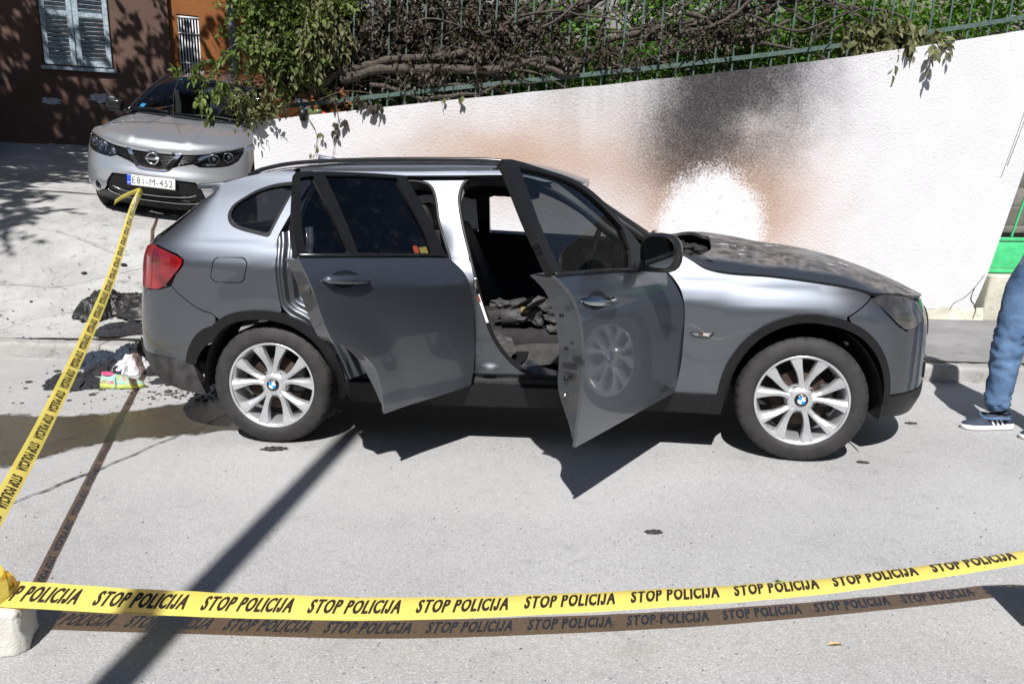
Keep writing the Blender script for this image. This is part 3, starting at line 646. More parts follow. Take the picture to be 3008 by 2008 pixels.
# herbs and grass behind the fence: ground cover
gc = []
for _ in range(9000):
    x = R(.9, 5.6) if random.random() < .88 else R(-.6, 1.2); y = 3.62+abs(random.gauss(0, .75)); 
    if y > 5.7: continue
    z = float(wtop(x))-.03+.10*(y-3.5)+R(.0, .30)*(1+.5*math.sin(x*5)) + max(0, y-3.7)*.30*float(sst(.6, 1.8, x))
    gc.append((Vector((x, y, z)), Vector((R(-1, 1), R(-1, .6), R(-.3, .9))), R(.035, .085), R(-1, 1)))
o = mesh_obj('ground_cover', *leafmesh(gc), LEAFH, smooth=False); tag(o, 'low bright green weeds covering the terrace behind the fence', 'weeds', kind='stuff')
gb = []
for _ in range(2600):
    x = R(1.2, 5.0); y = R(3.6, 5.2); z = float(wtop(x))-.05+.10*(y-3.5)+.30*max(0, y-3.7); h = R(.12, .3)
    gb.append((Vector((x, y, z)), Vector((R(-.35, .35), R(-.35, .35), 1)), h, R(-1, 1)))
V = []; F = []
for p, d, s, r in gb:
    d.normalize(); a = Vector((math.cos(r*3), math.sin(r*3), 0))*.004; b = len(V); V += [p-a, p+a, p+d*s*.6+a*.7, p+d*s+Vector((d.x, d.y, -.3))*s*.3, p+d*s*.6-a*.7]; F += [(b, b+1, b+2, b+4), (b+4, b+2, b+3)]
o = mesh_obj('long_grass', V, F, LEAFH, smooth=False); tag(o, 'long grass blades growing behind the fence', 'grass', kind='stuff')
# a few bushier plants on the terrace
for (x, y, s, lb, mt) in ((1.35, 4.5, .34, 'broad leaved green bush behind the vine trunks at mid wall', LEAFH), (-.05, 4.4, .36, 'green bush in the shade behind the fence above the car roof', LEAFG), (2.35, 4.9, .34, 'tall leafy weed clump behind the fence above the soot plume', LEAFH), (3.2, 5.0, .40, 'leafy weed clump right of the soot plume behind the fence', LEAFH), (4.0, 5.1, .36, 'leafy weed clump behind the fence near the withered shrub', LEAFH), (-.6, 4.3, .42, 'dark scorched bush behind the leafy wisteria', LEAFD), (.55, 4.5, .42, 'dark scorched bush behind the thick vine trunks', LEAFD), (1.0, 5.2, .4, 'bright bush against the grey pebbledash wall', LEAFH)):
    zb = float(wtop(x))+.10*(y-3.5)+.30*(y-3.7)*float(sst(.6, 1.8, x))
    ls = sprays([((x, y, zb+.42), (s*1.25, s*.7, s*1.25))], 150, .085, .2, per=6, ln=.16)
    plant('green_bush' if mt is not LEAFD else 'scorched_bush', lb, 'bush', (x, y, zb-.05), [([(x, y, zb-.06), (x+.03, y, zb+.3), (x-.02, y, zb+.7)], .012, .005)], [('foliage', ls, mt)], None, TWIG)
# street tree just outside the view at left: its crown shades the house and drive
tr = root('street_tree', (-8.3, -.4, 0), 'tall street tree outside the picture whose crown dapples the house', 'tree')
m = MB(); m.add(*tubem(smooth_path([(-8.3, -.4, -.1), (-8.25, -.2, 2), (-8.0, .3, 4), (-7.6, 1.0, 6), (-7.0, 1.8, 8)], 5), [.22-.006*i for i in range(21)], 12))
for k in range(16):
    p = Vector((-7.7+R(-.2, .2), .9+R(-.2, .2), R(4.6, 6.8))); q = Vector((R(-10.2, -3.0), R(.3, 6.2), R(6.2, 8.5))); m.add(*tubem([p, (p+q)/2+Vector((0, 0, .4)), q], [.06, .04, .012], 7))
m.build('trunk', BARK, tr)
tl = sprays([((-7.8, 2.2, 7.6), (2.9, 4.0, 1.3)), ((-4.0, 5.3, 7.6), (2.4, 2.6, 1.1)), ((-6.6, -1.5, 7.3), (2.3, 2.2, 1.0)), ((-9.8, 3.0, 7.2), (2.2, 3.0, 1.3))], 5000, .19, .6, per=8, ln=.42)
mesh_obj('crown', *leafmesh(tl), LEAFG, tr, smooth=False)['kind'] = 'stuff'
# ------------------------------------------------------------------ vehicle materials
def m_paint(name, col, rough=.36, metal=.8, dirt=.0, pillar=False, scorch=False, dirtcol=(.30, .27, .23), soot=False):
    m, nt, b = newmat(name); g = G(nt); s = g.sep(g.pos())
    base = g.mix(g.ramp(g.noise(3, 4, .6), .35, .7, 0, .25), col, tuple(c*.8 for c in col))
    sset(b, Roughness=rough, Metallic=metal, Coat_Weight=.8, Coat_Roughness=.045)
    if dirt:
        low = g.math('MULTIPLY', g.ramp(s[2], .85, .30), g.ramp(g.noise(6, 6, .7), .25, .75)); dust = g.math('MULTIPLY', low, dirt)
        sp = g.math('MULTIPLY', g.ramp(g.noise(260, 3, .7), .62, .72), .35); dust = g.math('MAXIMUM', dust, g.math('MULTIPLY', sp, g.ramp(s[2], 1.1, .3)))
        base = g.mix(dust, base, dirtcol); g.L(g.math('SUBTRACT', metal, g.math('MULTIPLY', dust, metal)), b.inputs['Metallic'])
        g.L(g.math('ADD', rough, g.math('MULTIPLY', dust, .4)), b.inputs['Roughness'])
        g.L(g.math('SUBTRACT', .8, g.math('MULTIPLY', dust, .8)), b.inputs['Coat Weight'])
    if scorch:   # heat stain on the wing beside the bonnet
        k = g.math('MULTIPLY', g.ramp(s[0], 2.7, 3.15), g.ramp(g.math('ADD', s[2], g.math('MULTIPLY', g.noise(5, 5, .7), .16)), .82, .96)); base = g.mix(g.math('MULTIPLY', k, .7), base, (.07, .058, .045)); base = g.mix(g.math('MULTIPLY', g.ramp(g.math('ADD', s[0], g.math('MULTIPLY', g.noise(7, 5, .7), .2)), 3.12, 3.42), .6), base, (.035, .034, .036)); 
    if pillar:   # smoke-blackened front pillar and door top
        k = g.math('MULTIPLY', g.ramp(g.math('ADD', s[0], g.math('MULTIPLY', g.noise(6, 4), .2)), 1.28, 1.5), g.ramp(s[2], .95, 1.1)); base = g.mix(k, base, (.012, .012, .012)); g.L(g.math('MULTIPLY', g.math('SUBTRACT', 1., k), metal), b.inputs['Metallic']); g.L(g.math('MULTIPLY', g.math('SUBTRACT', 1., k), .8), b.inputs['Coat Weight'])
    if soot:   # scorched bonnet: soot and ash with stains, thinning towards the side edges
        X, Y = s[0], s[1]
        dm = g.math('MINIMUM', g.math('SUBTRACT', Y, .06), g.math('SUBTRACT', 1.68, Y))
        k = g.math('ADD', g.ramp(dm, .00, .17, -.1, 1.), g.math('MULTIPLY', g.math('SUBTRACT', g.noise(5, 6, .7), .5), .9))
        k = g.math('ADD', k, g.ramp(X, 2.9, 3.2, 0, .55)); k = g.math('MULTIPLY', g.ramp(k, .15, .80), g.ramp(g.noise(2.6, 6, .72, dist=.5), .34, .56, .45, 1.))
        sc = g.mix(g.ramp(g.noise(14, 6, .75), .35, .68), (.030, .028, .028), (.17, .155, .145))
        sc = g.mix(g.ramp(g.noise(4.5, 5, .7, dist=1.), .56, .70, 0, .8), sc, (.15, .115, .09))
        base = g.mix(g.ramp(g.noise(8, 5, .7), .5, .75, 0, .5), base, (.20, .17, .14))
        base = g.mix(k, base, sc)
        ash = g.math('MULTIPLY', g.ramp(g.noise(4, 6, .72, vec=g.scalev(g.pos(), (1, 2.2, 1)), dist=.9), .61, .65), k)
        base = g.mix(ash, base, (.62, .62, .66))
        g.L(g.math('MULTIPLY', g.math('SUBTRACT', 1., k), metal), b.inputs['Metallic']); g.L(g.ramp(k, 0, 1, .36, .55), b.inputs['Roughness'])
        g.L(g.math('MULTIPLY', g.math('SUBTRACT', 1., k), .8), b.inputs['Coat Weight'])
        g.L(g.bump(g.noise(30, 6, .7), .35, .004), b.inputs['Normal'])
    g.L(base, b.inputs['Base Color']); return m
PAINT = m_paint('grey_metallic_paint', (.145, .158, .184), .46, .95, dirt=.10, scorch=True)
PAINTH = m_paint('scorched_bonnet_paint', (.15, .16, .175), .42, .9, soot=True)
PAINTJ = m_paint('door_jamb_paint', (.12, .128, .145), .42, .95, pillar=True)
BPLAS = simple('black_plastic', (.009, .009, .010), .42, var=.12, vs_=20, bump=.1, bs=300, bd=.001, Specular_IOR_Level=.25)
GPLAS = simple('dusty_black_plastic', (.035, .034, .034), .6, var=.5, vs_=12)
GBLACK = simple('gloss_black_trim', (.012, .012, .013), .22, var=.2)
RUBBER = simple('tyre_rubber', (.019, .0185, .0185), .75, var=.35, vs_=14, bump=.25, bs=120, bd=.002)
ALLOY = simple('wheel_alloy', (.66, .67, .68), .34, .75, var=.08, vs_=9)
ALLOYD = simple('brake_dust_alloy', (.30, .285, .265), .5, .5, var=.3, vs_=10)
RUST = simple('rusty_disc', (.035, .02, .014), .8, .3, var=.5, vs_=18)
STEEL = simple('bare_steel', (.5, .5, .5), .3, 1.)
CHROME = simple('chrome', (.75, .76, .78), .08, 1.)
CHAR = simple('charred', (.012, .0115, .011), .8, var=.5, vs_=20, bump=.6, bs=40, bd=.01)
CHARG = simple('charred_grey_plastic', (.038, .037, .037), .7, var=.5, vs_=16, bump=.6, bs=40, bd=.008)
SEATC = simple('seat_cloth', (.013, .0125, .0125), .9, var=.3, bump=.3, bs=200)
SEATP = simple('seat_side_plastic', (.045, .044, .043), .6, var=.35, vs_=15)
WHITE = simple('white_print', (.75, .75, .76), .5)
BLUE = simple('roundel_blue', (.02, .25, .72), .3)
REDP = simple('red_print', (.22, .035, .02), .5)
ORANGEP = simple('amber', (.8, .25, .04), .3)
YELP = simple('yellow_sticker', (.15, .125, .025), .6)
def m_glass(name, tint, refl=1.0, rough=.0):
    m, nt, b = newmat(name); g = G(nt); nt.nodes.remove(b)
    t = g.n('BsdfTransparent'); t.inputs[0].default_value = (*tint, 1); gl = g.n('BsdfGlossy'); gl.inputs['Roughness'].default_value = rough+.01; gl.inputs[0].default_value = (refl, refl, refl, 1)
    fr = g.n('Fresnel'); fr.inputs[0].default_value = 1.5; mx = g.n('MixShader'); g.L(fr.outputs[0], mx.inputs[0]); g.L(t.outputs[0], mx.inputs[1]); g.L(gl.outputs[0], mx.inputs[2])
    d = g.n('BsdfDiffuse'); d.inputs[0].default_value = (.35, .34, .32, 1); m2 = g.n('MixShader')
    g.L(g.ramp(g.noise(14, 6, .75), .5, .9, .0, .045), m2.inputs[0]); g.L(mx.outputs[0], m2.inputs[1]); g.L(d.outputs[0], m2.inputs[2])
    g.L(m2.outputs[0], nt.nodes['Material Output'].inputs[0]); return m
GLASSD = m_glass('dark_tinted_glass', (.035, .038, .042)); GLASSF = m_glass('light_tinted_glass', (.13, .142, .14)); GLASSB = m_glass('lens_glass', (.8, .82, .84))
def m_lens(name, col, cell=0):
    m, nt, b = newmat(name); g = G(nt); sset(b, Base_Color=col, Roughness=.12, Coat_Weight=1.0, Coat_Roughness=.02)
    f = g.ramp(g.noise(6, 4), .35, .65); c2 = tuple(c*.28 for c in col); base = g.mix(f, col, c2)
    if cell: base = g.mix(g.ramp(g.vor(cell), .2, .5, 0, .4), base, tuple(min(1, c*1.7+.02) for c in col))
    g.L(base, b.inputs['Base Color']); return m
TAILR = m_lens('red_lens', (.26, .006, .010), 0); SMOKED = m_lens('smoked_lens', (.085, .078, .071))

# ------------------------------------------------------------------ the burnt grey estate car
B_PROF = pch([.15, .25, .36, .5, .65, .80, .88, .93, .98, 1.02, 1.08, 1.2, 1.3, 1.4, 1.46, 1.52], [.09, .05, .022, .008, -.002, -.012, -.015, -.004, .016, .043, .073, .125, .17, .225, .265, .33])
B_AF = pch([.2, .3, .5, .65, .78, .9, 1.0], [.70, .735, .73, .72, .68, .60, .5])
B_AR = pch([.2, .33, .5, .65, .85, 1.055, 1.18, 1.245, 1.285, 1.37, 1.5], [.50, .57, .615, .61, .57, .51, .35, .25, .19, .04, .02])
ARCH = ((0., .33, .402, .402), (2.76, .33, .42, .447))
def flank(u, z):
    u = np.asarray(u, float); z = np.asarray(z, float)+0*u
    tf = np.clip((u-2.85)/1.2, 0, 1)*math.pi/2; tr_ = np.clip((-.3-u)/1.2, 0, 1)*math.pi/2
    x = np.clip(u, -.3, 2.85)+B_AF(z)*np.sin(tf)**.833-B_AR(z)*np.sin(tr_)**.625
    yp = .87*(1-np.cos(tf)**.833)+.87*(1-np.cos(tr_)**.625)
    s = -.065*(x-1.1)*sst(.45, .78, z)*(1-sst(1.12, 1.42, z))
    y = B_PROF(z-s)*(1-yp/.87)
    for cx, cz, rx, rz in ARCH:
        r = np.hypot((x-cx)/rx, (z-cz)/rz); y = y-.014*sst(1.55, 1.02, r)*(1-yp/.87)
    return np.stack([x, yp+y, z], -1)
def fl(off=0., mirror=False):
    """flank surface moved inwards by off (towards +y); mirrored for the far side"""
    def f(u, v):
        P = flank(u, v)
        if off:
            c = np.array([1.4, .87, .7]); d = np.stack([np.sign(c[0]-P[..., 0])*np.clip((np.abs(P[..., 0]-1.38)-1.7)/.3, 0, 1), np.clip((.87-P[..., 1])/.3, 0, 1), 0*P[..., 0]], -1)
            P = P+off*d
        if mirror: P = P*np.array([1, -1, 1])+np.array([0, 1.74, 0])
        return P
    return f
def arc(k, a0, a1, n, s=1.):
    cx, cz, rx, rz = ARCH[k]; q = lambda t: s*(1+(.085*math.exp(-((math.degrees(t)-128)/24)**2) if k == 0 else 0)); return [(cx+rx*q(t)*math.cos(t), cz+rz*q(t)*math.sin(t)) for t in np.linspace(rad(a0), rad(a1), n)]
suv = root('burnt_car', (1.38, .87, 0), 'burnt grey compact estate car with both near doors open and scorched bonnet', 'car')
FENDER = [(2.06, .972), (2.095, .935), (2.128, .885), (2.146, .824), (2.153, .754), (2.154, .61), (2.149, .49), (2.127, .347), (2.335, .347)]+arc(1, 177, 69, 16)+[(2.91, .765), (2.985, .812), (3.055, .857), (3.025, .874), (2.889, .903), (2.732, .925), (2.563, .943), (2.392, .952), (2.307, .963), (2.247, .980), (2.187, 1.016), (2.14, 1.040), (2.10, 1.04), (2.06, 1.01)]
FBUMP = arc(1, 4, 66, 12)+[(2.92, .763), (3.06, .852), (3.07, .838), (3.135, .768), (3.202, .712), (3.275, .675), (3.36, .70), (3.46, .73), (3.52, .82), (3.7, .80), (4.05, .76), (4.05, .345), (3.5, .345), (3.18, .352)]
QWIN = [(-.226, 1.22), (-.222, 1.245), (-.205, 1.275), (-.15, 1.316), (-.093, 1.35), (-.014, 1.378), (.07, 1.392), (.125, 1.395), (.07, 1.26), (.015, 1.12), (0., 1.112), (-.074, 1.128), (-.15, 1.147), (-.195, 1.166), (-.218, 1.191)]
TAIL = [(-.715, 1.066), (-.524, 1.039), (-.419, 1.013), (-.38, .992), (-.385, .967), (-.429, .914), (-.49, .86), (-.534, .84), (-.62, .831), (-.80, .835), (-.84, .95), (-.82, 1.05)]
QUART = [(.085, .735), (.07, .838), (.063, .919), (.062, .989), (.066, 1.033), (.055, 1.10), (.085, 1.18), (.145, 1.30), (.205, 1.42), (.205, 1.452), (0, 1.447), (-.1, 1.432), (-.2, 1.408), (-.3, 1.378), (-.42, 1.345), (-.52, 1.29), (-.60, 1.20), (-.66, 1.12), (-.70, 1.072), (-.524, 1.045), (-.415, 1.019), (-.374, .994), (-.379, .965), (-.424, .910), (-.458, .855), (-.41, .8136), (-.36, .7705), (-.31, .7274), (-.274, .6965)]+arc(0, 126, 79, 12)
RBUMP = arc(0, 164, 130, 9)+[(-.278, .693), (-.3125, .723), (-.3625, .766), (-.4125, .809), (-.4615, .851),  (-.534, .834), (-.62, .825), (-.9, .82), (-1.5, .82), (-1.5, .465), (-.732, .466), (-.499, .458)]
def rrect(cx, cz, w_, h_, r, sk=0.):
    out = []
    for sx, sz, a in ((1, 1, 0), (-1, 1, 90), (-1, -1, 180), (1, -1, 270)):
        for t in np.linspace(0, 90, 6): out.append((cx+sx*(w_/2-r)+r*math.cos(rad(a+t))+sk*(sz), cz+sz*(h_/2-r)+r*math.sin(rad(a+t))))
    return out
FUEL = (-.187, .943, .178, .124, .034, .008)
panel('front_wing', [FENDER], fl(), PAINT, suv, sp=.03, ch=1)
panel('front_bumper', [FBUMP], fl(), PAINT, suv, sp=.035, ch=1)
panel('rear_quarter', [QUART, QWIN, rrect(FUEL[0], FUEL[1], FUEL[2]+.008, FUEL[3]+.008, FUEL[4], FUEL[5])], fl(), PAINT, suv, sp=.03, depth=.03, ch=1)
panel('fuel_flap', [rrect(*FUEL)], fl(-.001), PAINT, suv, sp=.03, ch=0)
panel('rear_bumper', [RBUMP], fl(), PAINT, suv, sp=.035, ch=1)
panel('tail_lamp', [TAIL], fl(-.008), TAILR, suv, sp=.025, depth=.02, ch=1)
panel('side_window_trim', [QWIN, [(x*.90+ -.05*.10, z*.86+1.255*.14) for x, z in QWIN]], fl(-.003), GBLACK, suv, sp=.02, depth=.02, ch=1)
panel('side_window', [[(x*.91+ -.05*.09, z*.87+1.255*.13) for x, z in QWIN]], fl(.008), GLASSD, suv, sp=.04, depth=0, ch=1)
panel('tailgate', [[(-.71, 1.06), (-.84, 1.05), (-.84, .83), (-1.5, .83), (-1.5, 1.10), (-.9, 1.10)]], fl(.004), PAINT, suv, sp=.04, ch=1)
panel('rear_window', [[(-.66, 1.13), (-.62, 1.20), (-.55, 1.29), (-.50, 1.33), (-1.5, 1.36), (-1.5, 1.11), (-.9, 1.11)]], fl(.006), GLASSD, suv, sp=.04, depth=.01, ch=1)
# black plastic: arches, sill, lower bumpers
for k, a0, a1, s0 in ((0, 163, -9, .885), (1, 181, -2, .905)):
    o_ = arc(k, a0, a1, 40); i_ = arc(k, a1, a0, 40, s0); panel('wheel_arch_trim', [o_+i_], fl(-.012), BPLAS, suv, sp=.022, depth=.035, ch=0)
panel('sill_trim', [[(.395, .36), (.7, .355), (1.2, .352), (2.0, .346), (2.38, .344), (2.365, .236), (1.9, .24), (1.0, .235), (.43, .245), (.40, .30)]], fl(-.012), BPLAS, suv, sp=.03, depth=.06, ch=1)
panel('front_bumper_lip', [[(3.118, .342), (3.5, .34), (4.05, .34), (4.05, .22), (3.6, .205), (3.36, .208), (3.145, .23)]], fl(-.004), BPLAS, suv, sp=.03, depth=.05, ch=1)
panel('rear_bumper_lip', [[(-.36, .445), (-.5, .453), (-.73, .46), (-1.5, .46), (-1.5, .40), (-.85, .375), (-.766, .345), (-.65, .307), (-.483, .276), (-.335, .256)]], fl(-.004), GPLAS, suv, sp=.03, depth=.05, ch=1)
# head lamp, grilles, marker, nose
HL = [(3.058, .847), (3.122, .862), (3.236, .856), (3.363, .838), (3.50, .80), (3.50, .735), (3.40, .70), (3.275, .687), (3.205, .722), (3.137, .778)]
panel('head_lamp_bezel', [HL], fl(.012), BPLAS, suv, sp=.03, depth=.03, ch=1)
panel('head_lamp', [HL], fl(-.003), SMOKED, suv, sp=.025, depth=.01, ch=1)
for x0 in (3.74, ): panel('kidney_grille', [rrect(3.88, .66, .20, .17, .05)], fl(-.012), GBLACK, suv, sp=.03, depth=.02, ch=0)
panel('air_intake', [rrect(3.82, .43, .42, .11, .03)], fl(-.006), BPLAS, suv, sp=.03, depth=.01, ch=0)
mk = panel('side_marker', [[(2.183, .662), (2.196, .673), (2.296, .675), (2.304, .668), (2.279, .645), (2.212, .649)]], fl(-.008), GLASSB, suv, sp=.02, depth=.008, ch=1)
panel('marker_reflector', [[(2.192, .662), (2.290, .670), (2.275, .650), (2.215, .653)]], fl(-.003), CHROME, mk, sp=.02, depth=0, ch=0)
panel('marker_bulb', [rrect(2.238, .66, .022, .014, .005)], fl(-.005), ORANGEP, mk, sp=.01, depth=0, ch=0)
# far side: one pressing with window openings
FWIN = [(.99, 1.06), (1.0, 1.40), (1.25, 1.41), (1.45, 1.36), (1.62, 1.26), (1.85, 1.08), (1.85, 1.02)]
RWIN = [(.2, 1.10), (.28, 1.38), (.55, 1.40), (.90, 1.40), (.91, 1.07)]
FAR = [(-.36, .35)]+arc(0, 172, 8, 24)+[(.42, .26), (1.0, .25), (2.34, .25)]+arc(1, 178, 4, 26)+[(3.2, .25), (4.05, .25), (4.05, .78), (3.5, .82), (3.1, .857), (2.889, .903), (2.563, .943), (2.307, .963), (2.14, 1.04), (2.05, 1.05), (1.93, 1.10), (1.78, 1.22), (1.62, 1.34), (1.5, 1.41), (1.38, 1.45), (1.2, 1.47), (.2, 1.46), (-.1, 1.432), (-.3, 1.378), (-.52, 1.29), (-.66, 1.12), (-.9, 1.10), (-1.5, 1.10), (-1.5, .35)]
panel('left_body_side', [FAR, FWIN, RWIN], fl(0, True), PAINT, suv, sp=.05, depth=.05, ch=0)
panel('left_door_trim', [[(.2, .45), (.25, 1.08), (1.9, 1.0), (2.0, .45)]], fl(.07, True), CHAR, suv, sp=.06, depth=0, ch=0)
panel('left_rear_window', [RWIN], fl(.006, True), GLASSD, suv, sp=.05, depth=0, ch=0)
# inner body side in the two door openings (painted pillars, sill, ridged jamb)
cutl = np.array([(.06, 1.12), (.062, .989), (.063, .919), (.07, .838), (.085, .735)]+arc(0, 77, 5, 20, 1.0))
def jamb(u, v):
    P = flank(u, v); q = np.stack([np.asarray(u, float), np.asarray(v, float)+0*np.asarray(u, float)], -1)
    d = np.full(q.shape[:-1], 9.)
    for a, b in zip(cutl[:-1], cutl[1:]):
        ab = b-a; t = np.clip(((q-a)@ab)/(ab@ab), 0, 1); d = np.minimum(d, np.linalg.norm(q-(a+t[..., None]*ab), axis=-1))
    near = sst(1.0, .75, q[..., 0])*sst(1.22, 1.05, q[..., 1])
    off = .034+near*.055
    zz = q[..., 1]; xx = q[..., 0]
    # B pillar pressed panel, hump at its foot, stepped sill
    off = off-.022*np.exp(-(((xx-1.17)/.07)**2+((zz-.43)/.04)**2)*1.2)
    off = off+.02*sst(.42, .385, zz)
    P[..., 1] += off; return P
ROPEN = [(.926, 1.104), (.889, 1.201), (.872, 1.299), (.845, 1.368), (.801, 1.398), (.706, 1.408), (.4, 1.415), (.25, 1.405), (.19, 1.35), (.15, 1.2), (.165, 1.08), (.20, .95), (.26, .82), (.36, .70), (.46, .56), (.51, .45), (.56, .405), (.7, .395), (.93, .395), (1.0, .43), (1.035, .55), (1.035, .7), (1.015, .85), (.97, 1.0)]
FOPEN = [(1.261, 1.422), (1.047, 1.427), (.999, 1.396), (.984, 1.347), (.982, 1.299), (1.008, 1.179), (1.047, 1.05), (1.092, .912), (1.117, .815), (1.146, .691), (1.189, .59), (1.25, .502), (1.325, .433), (1.399, .396), (1.524, .386), (1.9, .388), (2.0, .42), (2.04, .55), (2.03, .8), (1.98, .98), (1.90, 1.07), (1.75, 1.17), (1.6, 1.29), (1.45, 1.375), (1.35, 1.41)]
INNER = [(.045, 1.10), (.062, .989), (.066, .838), (.08, .735)]+arc(0, 75, 8, 14)+[(.41, .345), (1.0, .342), (2.10, .342), (2.14, .5), (2.14, .8), (2.10, .95), (2.05, 1.03), (1.93, 1.12), (1.78, 1.225), (1.62, 1.345), (1.5, 1.415), (1.38, 1.452), (1.2, 1.472), (.7, 1.472), (.2, 1.458), (.10, 1.25)]
panel('inner_body_side', [INNER, FOPEN, ROPEN], jamb, PAINTJ, suv, sp=.018, depth=.10, ch=1)
def jstrip():
    C_ = np.array(smooth_path([(.047, 1.13, 0), (.060, 1.06, 0), (.062, .989, 0), (.063, .919, 0), (.069, .838, 0), (.082, .765, 0), (.125, .715, 0), (.20, .672, 0), (.27, .612, 0), (.325, .545, 0), (.365, .46, 0), (.40, .36, 0)], 8))[:, :2]
    T_ = np.gradient(C_, axis=0); T_ /= np.linalg.norm(T_, axis=1)[:, None]; Nr = np.stack([-T_[:, 1], T_[:, 0]], -1)
    if Nr[0, 0] < 0: Nr = -Nr
    D = np.linspace(0, .17, 52); V = []; F = []; n = len(D)
    for c, q in zip(C_, Nr):
        for dd_ in D:
            P = flank(c[0]+q[0]*dd_, c[1]+q[1]*dd_); P[1] += .008+.055*float(sst(0, .16, dd_))+.0048*math.sin(dd_*2*math.pi/.042)*float(sst(.16, .11, dd_)); V.append(P)
    for i in range(len(C_)-1):
        for j in range(n-1): a = i*n+j; F.append((a, a+1, a+n+1, a+n))
    mesh_obj('ridged_jamb', V, F, PAINTJ, suv)
jstrip()
for L, nm in ((FOPEN, 'door_seal'), (ROPEN, 'door_seal')):
    c = chaikin(L, 2); P = jamb(c[:, 0], c[:, 1]); cen = P.mean(0); P = P+np.array([0, .006, 0])+.006*(cen-P)/np.linalg.norm(cen-P, axis=1)[:, None]
    V, F = tubem(list(P)+[P[0]], .0105, 8, False); mesh_obj(nm, V, F, BPLAS, suv)
def cplate(name, L, off, mat, dpt=.006, ch=1):
    def lf(u, v):
        P = jamb(u, v); P[..., 1] -= off; return P
    return panel(name, [L], lf, mat, suv, sp=.015, depth=dpt, ch=ch)
cplate('pillar_pressing', [(.886, 1.36), (.895, 1.385), (.948, 1.387), (.958, 1.36), (.990, 1.20), (1.038, 1.035), (1.03, 1.02), (.992, 1.018), (.980, 1.035), (.935, 1.20)], .0025, PAINTJ, .006); cplate('pillar_plug', rrect(1.165, .425, .07, .03, .012), .004, PAINTJ); cplate('jamb_plate', rrect(1.105, .545, .035, .055, .006), .008, PAINTJ, .010)
cplate('type_sticker', [(1.105, .835), (1.117, .838), (1.165, .69), (1.152, .688)], .003, WHITE, .001, 0); cplate('warning_mark', [(1.106, .83), (1.115, .832), (1.126, .80), (1.116, .798)], .005, REDP, .001, 0)
V, F = boxm((1.095, .03, .895), (.020, .03, .05), .004); mesh_obj('door_striker', V, F, STEEL, suv)
V, F = tubem([(1.108, .045, .875), (1.108, .01, .875), (1.108, .01, .845), (1.108, .045, .845)], .006, 6); mesh_obj('striker_loop', V, F, BPLAS, suv)
panel('roof_side', [[(.215, 1.424), (.6, 1.428), (1.0, 1.432), (1.24, 1.434), (1.34, 1.424), (1.42, 1.405), (1.47, 1.40), (1.42, 1.44), (1.34, 1.462), (1.2, 1.480), (.7, 1.484), (.35, 1.478), (.18, 1.462), (.205, 1.44)]], fl(-.006), PAINT, suv, sp=.03, depth=.02, ch=1)
# roof, rails, spoiler, aerial fin
R_C = pch([-.42, -.2, 0, .5, 1.0, 1.3, 1.52, 1.66], [1.405, 1.455, 1.49, 1.525, 1.53, 1.512, 1.465, 1.415]); R_E = pch([-.42, -.3, -.1, .2, 1.2, 1.38, 1.5, 1.66], [1.345, 1.38, 1.436, 1.468, 1.474, 1.458, 1.42, 1.34])
def roofz(x, y):
    ye = .278; wq = np.clip(np.abs(.87-y)/(.87-ye), 0, 1.02); return np.stack([x, y, R_E(x)+(R_C(x)-R_E(x))*(1-wq**2.6)], -1)
panel('roof', [[(-.40, .30), (-.36, .278), (1.45, .278), (1.60, .32), (1.66, .55), (1.67, .87), (1.66, 1.19), (1.60, 1.42), (1.45, 1.462), (-.36, 1.462), (-.40, 1.44), (-.46, .87)]], roofz, PAINT, suv, sp=.05, depth=.03, ch=1)
panel('headlining', [[(-.35, .33), (1.5, .33), (1.55, .87), (1.5, 1.41), (-.35, 1.41)]], lambda x, y: roofz(x, y)-np.array([0, 0, .045]), CHAR, suv, sp=.1, depth=0, ch=0)
for sy in (0, 1):
    P = smooth_path([(-.20, .34, 1.425), (-.10, .335, 1.462), (.1, .335, 1.495), (.5, .335, 1.513), (1.0, .335, 1.516), (1.20, .335, 1.508), (1.30, .335, 1.486)], 8)
    if sy: P = [(p[0], 1.74-p[1], p[2]) for p in P]
    V, F = tubem(P, [.007]+[.0125]*(len(P)-2)+[.007], 10, True, .9); mesh_obj('roof_rail', V, F, GBLACK, suv)
V, F = boxm((-.49, .87, 1.392), (.20, 1.06, .03), .012); V = [(v[0]+.10*((v[1]-.87)/.55)**2, v[1], v[2]-.02*((v[1]-.87)/.55)**2-.12*(-.42-v[0])*.5) for v in V]; mesh_obj('roof_spoiler', V, F, PAINT, suv)
V, F = boxm((.10, .87, 1.525), (.16, .035, .05), .012); V = [(v[0], .87+(v[1]-.87)*(1.2-(v[2]-1.50)*10), v[2]-.22*max(0, v[0]-.06)) for v in V]; mesh_obj('aerial_fin', V, F, PAINT, suv)
# far A pillar, windscreen edge shards, cowl
V, F = tubem([(2.08, 1.64, 1.04), (1.80, 1.60, 1.22), (1.60, 1.52, 1.36), (1.48, 1.46, 1.44)], .03, 8); mesh_obj('windscreen_pillar', V, F, CHAR, suv)
V, F = tubem([(2.08, .13, 1.05), (1.93, .135, 1.135), (1.78, .16, 1.235), (1.62, .215, 1.355), (1.5, .26, 1.425)], [.022, .026, .028, .028, .02], 8); mesh_obj('windscreen_pillar', V, F, BPLAS, suv)
